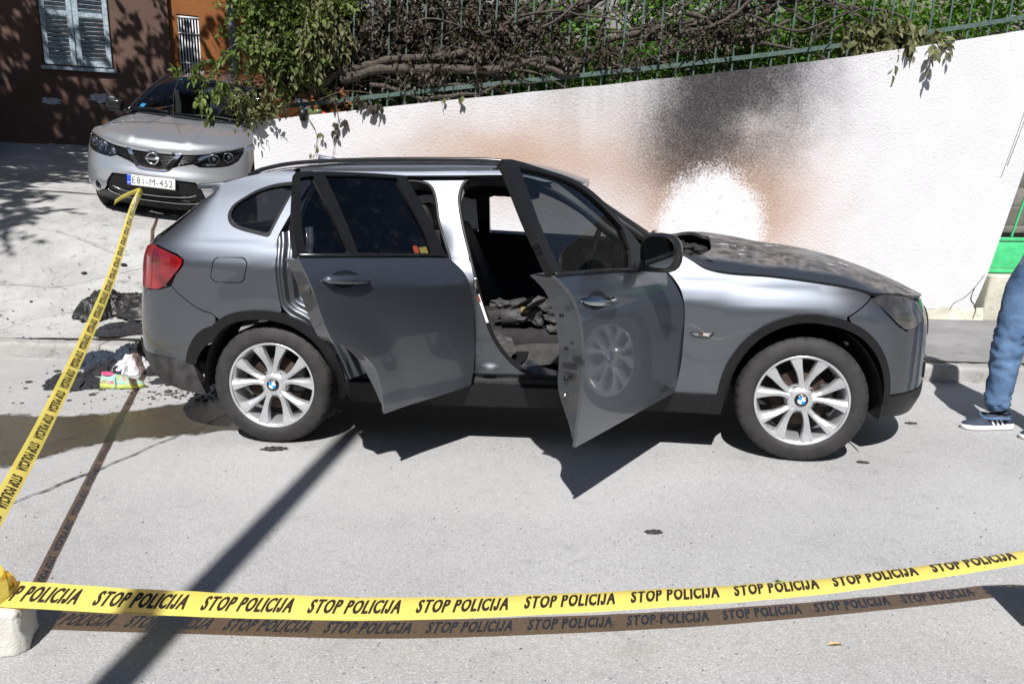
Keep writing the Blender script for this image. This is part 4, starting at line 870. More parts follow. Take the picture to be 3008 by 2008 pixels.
# bonnet
H_C = pch([2.10, 2.24, 2.33, 2.52, 2.68, 2.84, 2.97, 3.11, 3.29, 3.40, 3.50, 3.60], [1.095, 1.092, 1.090, 1.072, 1.052, 1.032, 1.010, .975, .912, .862, .81, .76])
hedge = np.array([flank(u, z) for u, z in ((2.12, 1.062), (2.16, 1.042), (2.222, 1.008), (2.307, .972), (2.392, .960), (2.563, .951), (2.732, .933), (2.889, .911), (3.025, .884), (3.109, .866), (3.236, .862), (3.363, .845), (3.50, .81), (3.62, .80), (3.80, .785), (4.05, .765))])
H_Y = pch(np.concatenate([[1.9], hedge[:12, 0], [4.2]]), np.concatenate([[hedge[0, 1]], hedge[:12, 1], [hedge[11, 1]+.45]])); H_E = pch(np.concatenate([[1.9], hedge[:12, 0], [3.6]]), np.concatenate([[1.10], hedge[:12, 2], [.76]]))
def bonz(x, y):
    x = np.asarray(x, float); ye = H_Y(x); wq = np.clip(np.abs(.87-y)/(.87-ye), 0, 1.0); zc = H_C(x); ze = np.minimum(H_E(x), zc)
    warp = .010*np.sin(x*9+y*4)*np.sin(y*7)*sst(1., .7, wq)*sst(3.3, 2.9, x)
    return np.stack([x, y+0*x, ze+(zc-ze)*(1-wq**3.6)+.004+warp], -1)
HO = [(p[0], p[1]+.004) for p in hedge]; HO = HO+[(x, 1.74-y) for x, y in HO[::-1]][1:]+[(2.16, 1.60), (2.30, 1.30), (2.36, .87), (2.34, .5), (2.30, .26), (2.20, .13)]
panel('bonnet', [HO], bonz, PAINTH, suv, sp=.03, depth=.02, ch=1)
V, F = grid(np.linspace(1.92, 2.42, 26), np.linspace(.12, 1.62, 50), lambda x, y: 1.035-.10*(x-2.0)+.05*fractal((x*5, y*5, 1), 1.6, 4)+.05*sst(2.15, 2.0, x)); mesh_obj('cowl', V, F, CHAR, suv)
m = MB()
for i in range(60):
    t = random.random(); y = .15+t*1.4 if i > 24 else R(.13, .34); c = (1.98+R(-.06, .16), y, 1.06+R(0, .03)); s = R(.008, .03); m.add(*boxm(c, (s, s*.8, .005), 0, Matrix.Rotation(R(-1, 1), 3, 'X') @ Matrix.Rotation(R(0, 3), 3, 'Z')))
m.build('glass_crumbs', GLASSB, suv, smooth=False)['kind'] = 'stuff'
m = MB()
for i in range(14): c = (2.16+R(-.08, .10), .14+R(0, .2), 1.06+R(-.01, .035)); m.add(*blob(c, (R(.02, .06), R(.02, .05), R(.01, .025)), .5, 2.5, 2, R(0, 3), i, False))
m.build('melted_scuttle', CHAR, suv)
# ------------------------------------------------------------------ doors
FD = (2.115, .05, rad(61)); RD = (1.075, .05, rad(54))
def swing(P, h):
    P = np.asarray(P, float); c, s = math.cos(h[2]), math.sin(h[2]); X = P[..., 0]-h[0]; Y = P[..., 1]-h[1]
    return np.stack([h[0]+c*X-s*Y, h[1]+s*X+c*Y, P[..., 2]], -1)
def dl(h, off=0.):
    def f(u, v):
        P = flank(u, v); P[..., 1] += off; return swing(P, h)
    return f
def dcen(h): return tuple(swing(np.array([h[0]-.5, .6, .8]), h))
def ring_tube(L, h, off, r, n=8, closed=True):
    c = np.array(L, float); P = dl(h, off)(c[:, 0], c[:, 1]); P = list(P)+([P[0]] if closed else []); return tubem(P, r, n, not closed)
def prism(L, h, o0, o1, k=.012, sp=.06):
    """side wall + inner face of a door box"""
    c = chaikin(L, 1); cen = c.mean(0); c = c+(cen-c)*k/np.linalg.norm(cen-c, axis=1)[:, None]*1.
    uv, F = tri2d([c], sp); bp = dens(c, sp*.6); A = dl(h, o0)(bp[:, 0], bp[:, 1]); tp = lambda z: .02+(o1-.02)*sst(.34, .62, z); B = dl(h, tp(bp[:, 1]))(bp[:, 0], bp[:, 1]); n = len(bp); m = MB()
    m.add(np.concatenate([A, B]), [(i, (i+1) % n, n+(i+1) % n, n+i) for i in range(n)]); m.add(dl(h, tp(uv[:, 1]))(uv[:, 0], uv[:, 1]), F, 1); return m
def handle(h, x0, z0, x1, z1, par, mat):
    c = np.array([(x0+x1)/2, (z0+z1)/2]); L = np.hypot(x1-x0, z1-z0); d = np.array([x1-x0, z1-z0])/L
    cup = [(c[0]+.33*L*math.cos(t), c[1]+.036*math.sin(t)) for t in np.linspace(0, 2*math.pi, 20, endpoint=False)]
    panel('handle_recess', [cup], dl(h, -.0015), GBLACK, par, sp=.015, depth=.004, centre=dcen(h), ch=0)
    V = []; F = []; N = 17; K = 10
    for i in range(N):
        t = i/(N-1)*2-1; q = c+d*L*.5*t; wd = .020*(1-.25*t*t)*(1 if abs(t) < .99 else .5); bow = -.034*(1-.45*t*t)+(.018 if abs(t) > .99 else 0)
        for k in range(K):
            a = 2*math.pi*k/K; P = flank(q[0], q[1]+wd*math.sin(a)); P[1] += bow+.012*math.cos(a); V.append(swing(P, h))
    for i in range(N-1):
        for k in range(K): F.append((i*K+k, i*K+(k+1) % K, (i+1)*K+(k+1) % K, (i+1)*K+k))
    F += [tuple(range(K)), tuple((N-1)*K+k for k in range(K))]
    mesh_obj('handle', V, F, mat, par)
# front door
FDS = [(1.054, .35), (1.058, .452), (1.067, .61), (1.060, .729), (1.033, .822), (1.003, .91), (.985, .984), (.955, 1.035), (.918, 1.062), (1.15, 1.050), (1.4, 1.034), (1.65, 1.015), (1.80, 1.0), (1.90, .995), (1.977, .971), (2.002, .913), (2.034, .852), (2.067, .764), (2.100, .62), (2.109, .50), (2.104, .42), (2.086, .348), (1.735, .350), (1.362, .349)]
FDF = [(.918, 1.066), (.878, 1.281), (.905, 1.486), (.981, 1.488), (1.127, 1.462), (1.314, 1.424), (1.44, 1.384), (1.526, 1.335), (1.644, 1.240), (1.742, 1.160), (1.80, 1.10), (1.90, 1.0), (1.80, 1.004), (1.65, 1.018), (1.4, 1.037), (1.15, 1.053)]
FDG = [(.982, 1.459), (.949, 1.26), (.985, 1.071), (1.282, 1.050), (1.605, 1.032), (1.66, 1.10), (1.650, 1.200), (1.509, 1.306), (1.366, 1.388), (1.16, 1.438)]
cF = dcen(FD)
fd = panel('front_door', [FDS], dl(FD), PAINT, suv, sp=.03, depth=.014, centre=cF, ch=1)
prism(FDS, FD, .012, .125).build('door_shell', [PAINTJ, CHAR], fd, smooth=False)
panel('window_frame', [FDF, FDG], dl(FD, -.002), BPLAS, fd, sp=.025, depth=.035, centre=cF, ch=1, back=True)
panel('window_glass', [FDG], dl(FD, .012), GLASSF, fd, sp=.05, depth=0, centre=cF, ch=1)
V, F = ring_tube([(.925, 1.065), (1.15, 1.053), (1.4, 1.037), (1.65, 1.018), (1.70, 1.012)], FD, -.006, .008, 6, False); mesh_obj('belt_strip', V, F, GBLACK, fd)
handle(FD, 1.04, .955, 1.292, .928, fd, m_paint('chromed_handle', (.45, .46, .48), .12, 1.))
def at(h, x, z, off): P = flank(x, z); P[1] += off; return Vector(swing(P, h))
for (x, z, sz, mt, nm) in ((1.055, .63, .012, BPLAS, 'door_bolt'), (1.036, .76, .010, BPLAS, 'door_bolt'), (1.055, .56, .010, STEEL, 'door_bolt'), (.985, .90, .012, BPLAS, 'rubber_plug')):
    p = at(FD, x+.004, z, .075); nrm = Vector((-math.cos(FD[2]), -math.sin(FD[2]), 0)); V, F = tubem([p-nrm*.004, p+nrm*.006], sz*.7, 10); mesh_obj(nm, V, F, mt, fd)
p = at(FD, 1.035, .69, .05); V, F = boxm(p, (.014, .06, .022), .002, Matrix.Rotation(FD[2], 3, 'Z')); mesh_obj('door_latch', V, F, GBLACK, fd)
for hh_, LL_, dd_ in ((FD, [(1.105, .60), (1.098, .72), (1.07, .81), (1.04, .90), (1.02, .98)], fd),):
    c_ = np.array(LL_); Pq = np.array([at(hh_, x, z, .09) for x, z in c_]); mesh_obj('door_edge_seal', *tubem(smooth_path(Pq, 4), .007, 6), BPLAS, dd_)
# badge lettering on the front door
tv, tf_ = text2d('xDrive20d', .25, .012, 1.0); hh = .030; tv = tv*hh; x0, z0 = 2.068-tv[:, 0].max(), .392
P = dl(FD, -.004)(x0+tv[:, 0], z0+tv[:, 1]); mesh_obj('badge_lettering', P, tf_, CHROME, fd, smooth=False)
# mirror: arm and housing stand outwards from the door at its front upper corner
def mirpt(x, o, z): return Vector(swing(np.array([x, o, z]), FD))
ctr = (1.575, -.085, 1.11)
V = []; F = []; N = 9; K = 20
for i in range(N):
    t = i/(N-1); s = (.80, .97, 1.0, 1.0, .98, .93, .82, .6, .25)[i]
    for k in range(K):
        a = 2*math.pi*k/K; ex = lambda q: math.copysign(abs(q)**.72, q)
        V.append(mirpt(ctr[0]-.03+t*.12, ctr[1]+.092*s*ex(math.cos(a)), ctr[2]+.086*s*ex(math.sin(a))-.015*t))
for i in range(N-1):
    for k in range(K): F.append((i*K+k, i*K+(k+1) % K, (i+1)*K+(k+1) % K, (i+1)*K+k))
F.append(tuple((N-1)*K+k for k in range(K)))
mesh_obj('mirror_housing', V, F, GBLACK, fd)
V = []; 
for k in range(K):
    a = 2*math.pi*k/K; ex = lambda q: math.copysign(abs(q)**.72, q); V.append(mirpt(ctr[0]-.022, ctr[1]+.074*ex(math.cos(a)), ctr[2]+.068*ex(math.sin(a))))
mesh_obj('mirror_glass', V, [tuple(range(K))], simple('mirror_silver', (.45, .47, .48), .03, 1.), fd, smooth=False)
V, F = boxm((0, 0, 0), (.07, .14, .04), .012); mesh_obj('mirror_arm', [mirpt(1.68+v[0], .005+v[1], 1.03+v[2]) for v in V], F, GBLACK, fd)
# rear door
RDS = [(.445, .34), (.407, .508), (.378, .578), (.328, .632), (.258, .690), (.155, .722), (.119, .794), (.089, .88), (.058, .99), (.045, 1.05), (.040, 1.098), (.404, 1.075), (.70, 1.055), (.889, 1.040), (.93, 1.002), (.974, .946), (1.011, .82), (1.033, .696), (1.046, .487), (1.036, .36), (.853, .350), (.655, .346)]
RDF = [(.040, 1.102), (.056, 1.184), (.11, 1.301), (.186, 1.439), (.306, 1.442), (.577, 1.438), (.808, 1.428), (.826, 1.333), (.867, 1.173), (.891, 1.043), (.70, 1.058), (.404, 1.078)]
RDG1 = [(.330, 1.424), (.52, 1.424), (.746, 1.415), (.764, 1.288), (.800, 1.148), (.806, 1.060), (.58, 1.075), (.355, 1.092)]
RDG2 = [(.195, 1.414), (.268, 1.423), (.306, 1.095), (.10, 1.108), (.085, 1.12), (.11, 1.22)]
cR = dcen(RD)
rdo = panel('rear_door', [RDS], dl(RD), PAINT, suv, sp=.03, depth=.014, centre=cR, ch=1)
prism(RDS, RD, .012, .12).build('door_shell', [PAINTJ, CHAR], rdo, smooth=False)
panel('window_frame', [RDF, RDG1, RDG2], dl(RD, -.002), BPLAS, rdo, sp=.025, depth=.035, centre=cR, ch=1, back=True)
panel('window_glass', [RDG1], dl(RD, .012), GLASSD, rdo, sp=.05, depth=0, centre=cR, ch=1)
panel('quarter_glass', [RDG2], dl(RD, .012), GLASSD, rdo, sp=.05, depth=0, centre=cR, ch=1)
V, F = ring_tube([(.045, 1.102), (.404, 1.078), (.70, 1.058), (.885, 1.043)], RD, -.006, .008, 6, False); mesh_obj('belt_strip', V, F, GBLACK, rdo)
handle(RD, .115, 1.0, .358, .982, rdo, PAINT)
panel('warning_sticker', [rrect(.712, 1.082, .034, .036, .012)], dl(RD, .008), REDP, rdo, sp=.02, depth=0, centre=cR, ch=0)
panel('notice_sticker', [rrect(.760, 1.076, .05, .030, .003)], dl(RD, .008), YELP, rdo, sp=.02, depth=0, centre=cR, ch=0)
p = at(RD, .075, .96, .05); V, F = boxm(p, (.012, .03, .035), .003, Matrix.Rotation(RD[2], 3, 'Z')); mesh_obj('door_latch', V, F, CHARG, rdo)
# ------------------------------------------------------------------ wheels
def wheel(cx, cy, steer, spin, side=1):
    """outer face at y = cy looking to -y; side -1 mirrors"""
    def T(V):
        c, s = math.cos(steer), math.sin(steer)
        out = []
        for x, y, z in V:
            y *= side; out.append((cx+c*x-s*y, cy+s*x+c*y, .3255+z))
        return out
    def sp_(V):
        c, s = math.cos(spin), math.sin(spin); return [(c*x-s*z, y, s*x+c*z) for x, y, z in V]
    n = 216
    prof = [(.222, .012), (.232, .004), (.238, -.003), (.262, -.006), (.290, -.002), (.306, .006), (.313, .010), (.321, .022), (.3255, .040), (.3270, .075), (.3280, .115), (.3270, .155), (.3255, .190), (.316, .214), (.27, .226), (.225, .21)]
    def mod(i, j, r): return r-.0045 if (i % 6 in (0,) and j in (6, 7, 8, 12)) else (r-.006 if (j == 10) else r)
    V, F = revolve(prof, n, 'y', (0, 0, 0), mod)
    V = [(x, y, z if z > -.3245 else -.3245) for x, y, z in V]
    w_ = mesh_obj('wheel', T(V), F, RUBBER, suv)
    V, F = revolve([(.2225, .006), (.230, .001), (.2335, .002), (.234, .010), (.2335, .03), (.224, .012), (.219, .020), (.212, .035), (.205, .07), (.200, .13), (.202, .19)], 96); mesh_obj('rim', T(V), F, [ALLOY], w_)
    for k in range(5):
        for sg in (-1, 1):
            a0 = rad(90-72*k); secs = []
            for r, th, hw, dp in ((.048, .30, .020, .030), (.075, .165, .0120, .028), (.105, .185, .0120, .025), (.14, .232, .0145, .020), (.175, .278, .0195, .015), (.205, .302, .0255, .012), (.226, .311, .0315, .010)):
                a = a0+sg*th; c, s = math.cos(a), math.sin(a); tx, tz = -s, c
                pts = []
                for (o, d) in ((-1.25, .030), (-1.0, .004), (-.25*sg*1.0, -.0035), (1.0, .004), (1.25, .030), (.8, .045), (-.8, .045)):
                    pts.append((c*r+tx*o*hw, dp+d, s*r+tz*o*hw))
                secs.append(pts)
            V = [p for q in secs for p in q]; m_ = 7; F = [(i*m_+k2, i*m_+(k2+1) % m_, (i+1)*m_+(k2+1) % m_, (i+1)*m_+k2) for i in range(len(secs)-1) for k2 in range(m_)]+[tuple(range(m_)), tuple((len(secs)-1)*m_+k2 for k2 in range(m_))]
            mesh_obj('spoke', T(sp_(V)), F, ALLOY, w_, smooth=False)
    V, F = revolve([(.034, .022), (.050, .024), (.066, .034), (.078, .050), (.078, .075)], 60); mesh_obj('hub', T(V), F, ALLOY, w_)
    for k in range(5):
        a = rad(90+36-72*k)+spin; c, s = math.cos(a), math.sin(a)
        V, F = revolve([(.0001, .040), (.009, .040), (.0095, .046), (.0125, .043), (.0155, .029)], 14); mesh_obj('wheel_bolt', T([(x+c*.060, y, z+s*.060) for x, y, z in V]), F, GBLACK if True else STEEL, w_)
    cap, F = revolve([(.0001, .012), (.026, .012), (.031, .014), (.034, .020), (.035, .026)], 40); mesh_obj('centre_cap', T(cap), F, GBLACK, w_)
    for q in range(4):
        V = [(0, .0108, 0)]+[(.0195*math.cos(spin+math.pi/2*q+t), .0108, .0195*math.sin(spin+math.pi/2*q+t)) for t in np.linspace(0, math.pi/2, 9)]
        mesh_obj('roundel_quarter', T(V), [(0, i+1, i+2) for i in range(8)], BLUE if q % 2 else WHITE, w_, smooth=False)
    for ch, an in (('B', 125), ('M', 90), ('W', 55)):
        tv, tf2 = text2d(ch, 0, .01); tv = (tv-np.array([tv[:, 0].max()/2, 0]))*.0075; a = rad(an)+spin; c, s = math.cos(a), math.sin(a)
        mesh_obj('roundel_letter', T([(c*(.0215+y)+s*x, .0105, s*(.0215+y)-c*x) for x, y in tv]), tf2, WHITE, w_, smooth=False)
    V, F = revolve([(.04, .085), (.145, .085), (.147, .10), (.05, .10)], 48); mesh_obj('brake_disc', T(V), F, RUST, w_)
    V, F = boxm((.125, .085, .02), (.07, .05, .12), .012); mesh_obj('brake_caliper', T(V), F, CHARG, w_)
    V, F = revolve([(.0001, .16), (.20, .16)], 24); mesh_obj('brake_backing', T(V), F, CHAR, w_)
wheel(0, 0, 0, rad(2), 1); wheel(2.76, 0, -.10, rad(-7), 1); wheel(0, 1.74, 0, .3, -1); wheel(2.76, 1.74, -.10, .7, -1)
for k, cx in ((0, 0.), (1, 2.76)):
    for sy in (1, -1):
        V = []; F = []; A_ = arc(k, 184, -12, 34, .880 if k == 0 else .900); N = len(A_)
        for (x, z) in A_:
            for yy in (-.03, .12, .30): V.append((x, yy if sy == 1 else 1.74-yy, z))
        for i in range(N-1):
            for j in range(2): F.append((i*3+j, i*3+j+1, i*3+j+4, i*3+j+3))
        mesh_obj('wheel_housing', V, F, CHAR, suv)
V, F = boxm((1.38, .87, .27), (4.1, 1.2, .10), .03); V = [(v[0], v[1], v[2]+(.08 if abs(v[0]-1.38) > 1.6 else 0)) for v in V]; mesh_obj('underbody', V, F, CHAR, suv)
V, F = boxm((1.38, .87, .34), (1.95, 1.64, .10), .02); mesh_obj('cabin_floor', V, F, CHAR, suv)
V, F = boxm((2.72, .87, .62), (1.1, 1.1, .5), .05); mesh_obj('engine_block', V, F, CHAR, suv)
# ------------------------------------------------------------------ burnt cabin
def seat(y, par=suv):
    s_ = mesh_obj('seat', *boxm((1.40, y, .545), (.54, .47, .13), .05, None, 3), SEATC, par)
    V, F = boxm((.92, y, .84), (.14, .47, .62), .06, Matrix.Rotation(rad(-24), 3, 'Y'), 3); mesh_obj('seat_back', V, F, CHAR, s_)
    V, F = boxm((.76, y, 1.20), (.09, .26, .16), .04, Matrix.Rotation(rad(-12), 3, 'Y'), 3); mesh_obj('head_rest', V, F, CHAR, s_)
    V, F = boxm((1.40, y, .43), (.50, .40, .09), .02); mesh_obj('seat_base', V, F, CHAR, s_); return s_
s1 = seat(.47); seat(1.27)
def strap(u, v): return np.stack([u, .222+.012*np.sin((v-.4)*9)+0*u, v], -1)
panel('seat_side_cover', [[(1.22, .41), (1.20, .47), (1.24, .51), (1.33, .535), (1.50, .545), (1.68, .54), (1.70, .47), (1.55, .44), (1.40, .42), (1.30, .40)]], strap, SEATP, s1, sp=.02, depth=.03, centre=(1.4, .5, .5), ch=1)
panel('recliner_lever', [[(1.255, .43), (1.25, .47), (1.275, .495), (1.36, .50), (1.345, .455), (1.31, .43)]], lambda u, v: strap(u, v)-np.array([0, .012, 0]), BPLAS, s1, sp=.015, depth=.02, centre=(1.4, .5, .5), ch=1)
V, F = boxm((.45, .87, .58), (.5, 1.3, .18), .06); mesh_obj('rear_bench', V, F, CHAR, suv)
V, F = boxm((.15, .87, .90), (.16, 1.3, .62), .06, Matrix.Rotation(rad(-18), 3, 'Y')); mesh_obj('rear_backrest', V, F, CHAR, suv)
V, F = boxm((1.5, .87, .50), (1.0, .22, .26), .04); mesh_obj('centre_console', V, F, CHAR, suv)
V, F = boxm((2.02, .87, .84), (.34, 1.46, .36), .10); V = [(v[0]+.02*fractal((v[1]*4, v[2]*4, 1), 2.), v[1], v[2]+.03*fractal((v[0]*4, v[1]*4, 2), 2.)) for v in V]; mesh_obj('dashboard', V, F, CHAR, suv)
V, F = tubem([(1.70+.05*math.sin(t), 1.27+.18*math.cos(t), .93+.17*math.sin(t)) for t in np.linspace(0, 2*math.pi, 33)], .014, 8, False); mesh_obj('steering_wheel', V, F, CHAR, suv)
L = [(.45, 1.45)]+[(x, 1.29+.03*fractal((x*6, 1, 1), 1., 3)) for x in np.linspace(.45, 1.34, 24)]+[(1.36, 1.42)]
panel('hanging_lining', [L], lambda u, v: np.stack([u, 1.50+.02*np.sin(u*7)-.22*(v-1.3), v], -1), CHAR, suv, sp=.05, depth=0, ch=0)
m = MB()
for i in range(26):
    c = (R(1.14, 1.62), R(.26, .66), .615+R(0, .10)); m.add(*blob(c, (R(.03, .09), R(.03, .08), R(.008, .03)), .6, 2.2, 2, R(0, 3), i, False))
m.build('burnt_rubble', CHARG, suv, smooth=False)
m = MB()
def shard(L, c, t, rot, mi=0):
    uv, F = tri2d([np.array(L)], .05); n = len(uv); V = [rot @ Vector((x, y, .01*fractal((x*20, y*20, 1), 1.))) + Vector(c) for x, y in uv]; m.add(V, F, mi)
for i in range(7):
    L = [(R(.05, .11)*math.cos(t), R(.03, .08)*math.sin(t)) for t in np.linspace(0, 2*math.pi, 11, endpoint=False)]
    shard(L, (R(1.22, 1.55), R(.28, .55), .66+R(0, .10)), .004, Matrix.Rotation(R(-.8, .8), 3, 'X') @ Matrix.Rotation(R(-.6, .6), 3, 'Y'))
L = [(-.06, -.11), (-.05, -.02), (-.055, .075), (-.02, .06), (.0, .045), (.045, .03), (.06, .0), (.058, -.015), (.075, -.04), (.05, -.06), (.035, -.085), (.03, -.115)]
shard(L, (1.225, .19, .545), .004, Matrix.Rotation(rad(80), 3, 'X'))
m.build('fallen_lining', CHARG, suv, smooth=False)['kind'] = 'stuff'
V, F = tubem([(1.20, .30, .67), (1.27, .31, .675), (1.42, .33, .70)], [.042, .045, .03], 12); mesh_obj('melted_airbag_can', V, F, CHARG, suv)
V, F = blob((1.33, .30, .70), (.03, .03, .02), .4, 3, 2); mesh_obj('scorched_foam', V, F, simple('ochre_foam', (.16, .115, .06), .9), suv)
# ------------------------------------------------------------------ silver car on the drive
SILV = m_paint('silver_paint', (.60, .62, .645), .36, .85)
NR = Matrix(((.1032801, .9861640, .1296683), (-.9861214, .1185580, -.1162264), (-.1299915, -.1158648, .9847221)))
ns = root('silver_car', (0, 0, 0), 'silver crossover car parked nose-down on the drive beside the wall', 'car', world=False)
ns.matrix_basis = Matrix.Translation((-3.15932, 4.5874, .90637)) @ NR.to_4x4()
N_PR = pch([.15, .20, .26, .32, .40, .52, .60, .66, .72, .80, .86, .93, 1.0], [-.24, -.17, -.09, -.035, 0, -.005, -.03, -.045, -.055, -.085, -.13, -.22, -.34])
def nose(u, z, off=0.):
    u = np.asarray(u, float); z = np.asarray(z, float)+0*u; a = np.abs(u); t = np.clip(a/1.25, 0, 1)*math.pi/2
    x = -.55*(1-np.cos(t)**.87)-np.clip(a-1.25, 0, 9); y = np.sign(u)*.90*np.sin(t)**.93
    side = -.03*sst(.6, .95, z)-.05*sst(.3, .2, z)-.10*sst(.85, 1.05, z)
    hw = np.hypot((x+.87+N_PR(z)*.35)/.37, (z-.32)/.37)
    return np.stack([x+N_PR(z)*(.35+.65*np.cos(t))-off*np.cos(t), y+np.sign(u)*(side*np.sin(t)-off*np.sin(t)), z], -1)
def nz(off=0.): return lambda u, v: nose(u, v, off)
NC = (-2.0, 0, .7)
def sym(L): return list(L)+[(-u, z) for u, z in L[::-1]]
hood_e = [(0, .783), (.2, .789), (.4, .808), (.62, .841), (.85, .876), (1.0, .896), (1.25, .905)]
HLN = [(.362, .702), (.44, .782), (.55, .825), (.62, .845), (.73, .858), (.85, .868), (1.02, .885), (1.10, .870), (1.06, .83), (.946, .755), (.80, .705), (.667, .684), (.52, .673), (.43, .672)]
body_top = sym([(0, .60), (.09, .592), (.15, .62), (.22, .652), (.36, .690), (.43, .664), (.52, .666), (.667, .677), (.80, .698), (.95, .748), (1.065, .825), (1.11, .872), (1.25, .90), (2.05, .93), (2.05, .70), (2.02, .55), (1.95, .42), (1.9, .30), (1.23, .30), (1.12, .27), (.95, .215), (.75, .235), (.55, .29), (.50, .33), (.47, .41), (.40, .50), (.24, .508), (0, .508)][:1]+[(.09, .592), (.15, .62), (.22, .652), (.36, .690), (.43, .664), (.52, .666), (.667, .677), (.80, .698), (.95, .748), (1.065, .825), (1.11, .872), (1.20, .90), (1.25, .80), (1.235, .55), (1.22, .30), (1.12, .262), (.95, .215), (.75, .235), (.55, .29), (.50, .33), (.47, .41), (.40, .50), (.24, .508), (0, .508)])
top = [(0, .596), (.09, .592), (.15, .62), (.22, .652), (.36, .690), (.43, .664), (.52, .666), (.667, .677), (.80, .698), (.95, .748), (1.065, .825), (1.11, .872), (1.16, .893), (1.20, .80), (1.20, .55), (1.20, .30), (1.12, .262), (.95, .215), (.75, .235), (.55, .29), (.50, .33), (.47, .41), (.40, .50), (.24, .508), (0, .508)]
panel('front_bumper', [top+[(-u, z) for u, z in top[::-1][1:-1]], [(-.65+.062*math.cos(t), .325+.06*math.sin(t)) for t in np.linspace(0, 6.283, 24, endpoint=False)], [(.65+.062*math.cos(t), .325+.06*math.sin(t)) for t in np.linspace(0, 6.283, 24, endpoint=False)]], nz(), SILV, ns, sp=.035, depth=.02, centre=NC, ch=0)
for sg in (1, -1):
    def S(L): return [(sg*u, z) for u, z in L]
    bz = panel('head_lamp', [S(HLN)], nz(.03), GBLACK, ns, sp=.03, depth=.01, centre=NC, ch=1)
    panel('lamp_cover', [S(HLN)], nz(-.001), GLASSB, bz, sp=.03, depth=.004, centre=NC, ch=1)
    for (uc, zc, rr_) in ((.60, .755, .052), (.80, .785, .050)):
        P0 = Vector(nose(sg*uc, zc, .02)); nrm = Vector((math.cos(uc*1.0), sg*math.sin(uc*.6), 0)).normalized()
        ring = [P0+Vector((0, 0, 1))*rr_*math.sin(t)+nrm.cross(Vector((0, 0, 1)))*rr_*math.cos(t) for t in np.linspace(0, 6.2832, 29)]
        V, F = tubem(ring, .007, 6, False); mesh_obj('lamp_ring', V, F, CHROME, bz)
        V, F = blob(P0-nrm*.012, (.036, .036, .036), 0, 1, 3, 0, 0, False); mesh_obj('projector_lens', V, F, simple('dark_lens', (.05, .06, .08), .05), bz)
    panel('lamp_strip', [S([(.375, .70), (.445, .772), (.56, .818), (.60, .815), (.47, .745), (.41, .70)])], nz(.012), CHROME, bz, sp=.03, depth=.006, centre=NC, ch=0)
    panel('lamp_reflector', [S([(.44, .69), (.50, .72), (.62, .70), (.60, .688), (.52, .682)])], nz(.016), CHROME, bz, sp=.03, depth=.006, centre=NC, ch=0)
    P0 = Vector(nose(sg*.65, .325, .02)); fr = [nose(sg*(.65+.056*math.cos(t)), .325+.055*math.sin(t), .006) for t in np.linspace(0, 6.2832, 25)]
    V, F = tubem(fr, .006, 6, False); fg = mesh_obj('fog_lamp', V, F, CHROME, ns); V, F = blob(P0, (.03, .045, .045), 0, 1, 2, 0, 0, False); mesh_obj('fog_lens', V, F, GLASSB, fg)
    fen = [(1.205, .30), (1.205, .55), (1.205, .80), (1.165, .893), (1.25, .903), (2.02, .955), (2.02, .80), (2.02, .60), (2.02, .45)]+[(.70+.87+.385*math.cos(t), .33+.40*math.sin(t)) for t in np.linspace(0.2, 3.3, 20)]
    panel('front_wing', [S(fen)], nz(.001), SILV, ns, sp=.05, depth=.02, centre=NC, ch=0)
    flk = [(2.03, .955), (3.2, .985), (4.3, 1.03), (4.3, .35), (2.03, .30)]
    panel('body_side', [S(flk)], nz(.002), SILV, ns, sp=.1, depth=.02, centre=NC, ch=0)
    # wheel
    V, F = revolve([(.20, .0), (.30, -.004), (.325, .02), (.33, .10), (.325, .2), (.22, .22)], 40); V = [(-.87+x, sg*(.885-y), .33+z) for x, y, z in V]; wn = mesh_obj('wheel', V, F, RUBBER, ns)
    V, F = revolve([(.03, .02), (.19, .03), (.205, .005), (.215, .002)], 30); mesh_obj('rim', [(-.87+x, sg*(.885-y), .33+z) for x, y, z in V], F, ALLOYD, wn)
    V, F = revolve([(.39, .03), (.39, .25), (.1, .26)], 24); mesh_obj('wheel_housing', [(-.87+x, sg*(.885-y), .33+z) for x, y, z in V], F, CHAR, ns)
    V, F = revolve([(.20, .0), (.30, -.004), (.325, .02), (.33, .10), (.325, .2), (.01, .22)], 32); mesh_obj('wheel', [(-3.51+x, sg*(.885-y), .33+z) for x, y, z in V], F, RUBBER, ns)
    # door mirror
    V, F = boxm((-1.38, sg*1.0, 1.10), (.12, .20, .15), .05, None, 3); mm = mesh_obj('door_mirror', V, F, GBLACK, ns)
    mesh_obj('mirror_arm', *boxm((-1.40, sg*.86, 1.04), (.06, .14, .04), .01), GBLACK, mm)
# grille, V bar, emblem
GT = [(0, .777), (.2, .783), (.4, .802), (.50, .815), (.43, .782), (.352, .700), (.22, .658), (.15, .626), (.09, .60), (0, .60)]
gr = panel('grille', [GT+[(-u, z) for u, z in GT[::-1][1:-1]]], nz(.035), GBLACK, ns, sp=.04, depth=.01, centre=NC, ch=0)
for i in range(11):
    zz = .612+i*.0165; half = .09+.31*min(1, max(0, (zz-.60)/.11))+.05*max(0, (zz-.71)/.1)
    V, F = tubem([nose(u, zz+.012*abs(u), .026) for u in np.linspace(-half, half, 17)], .0035, 5); mesh_obj('grille_bar', V, F, GBLACK, gr)
VB = [(.250, .793), (.172, .662), (.140, .606), (.10, .588), (0, .585), (-.10, .588), (-.140, .606), (-.172, .662), (-.250, .793), (-.205, .790), (-.128, .66), (-.105, .632), (-.08, .622), (0, .620), (.08, .622), (.105, .632), (.128, .66), (.205, .790)]
panel('chrome_v_bar', [VB], nz(-.012), CHROME, ns, sp=.025, depth=.03, centre=NC, ch=1)
em = MB()
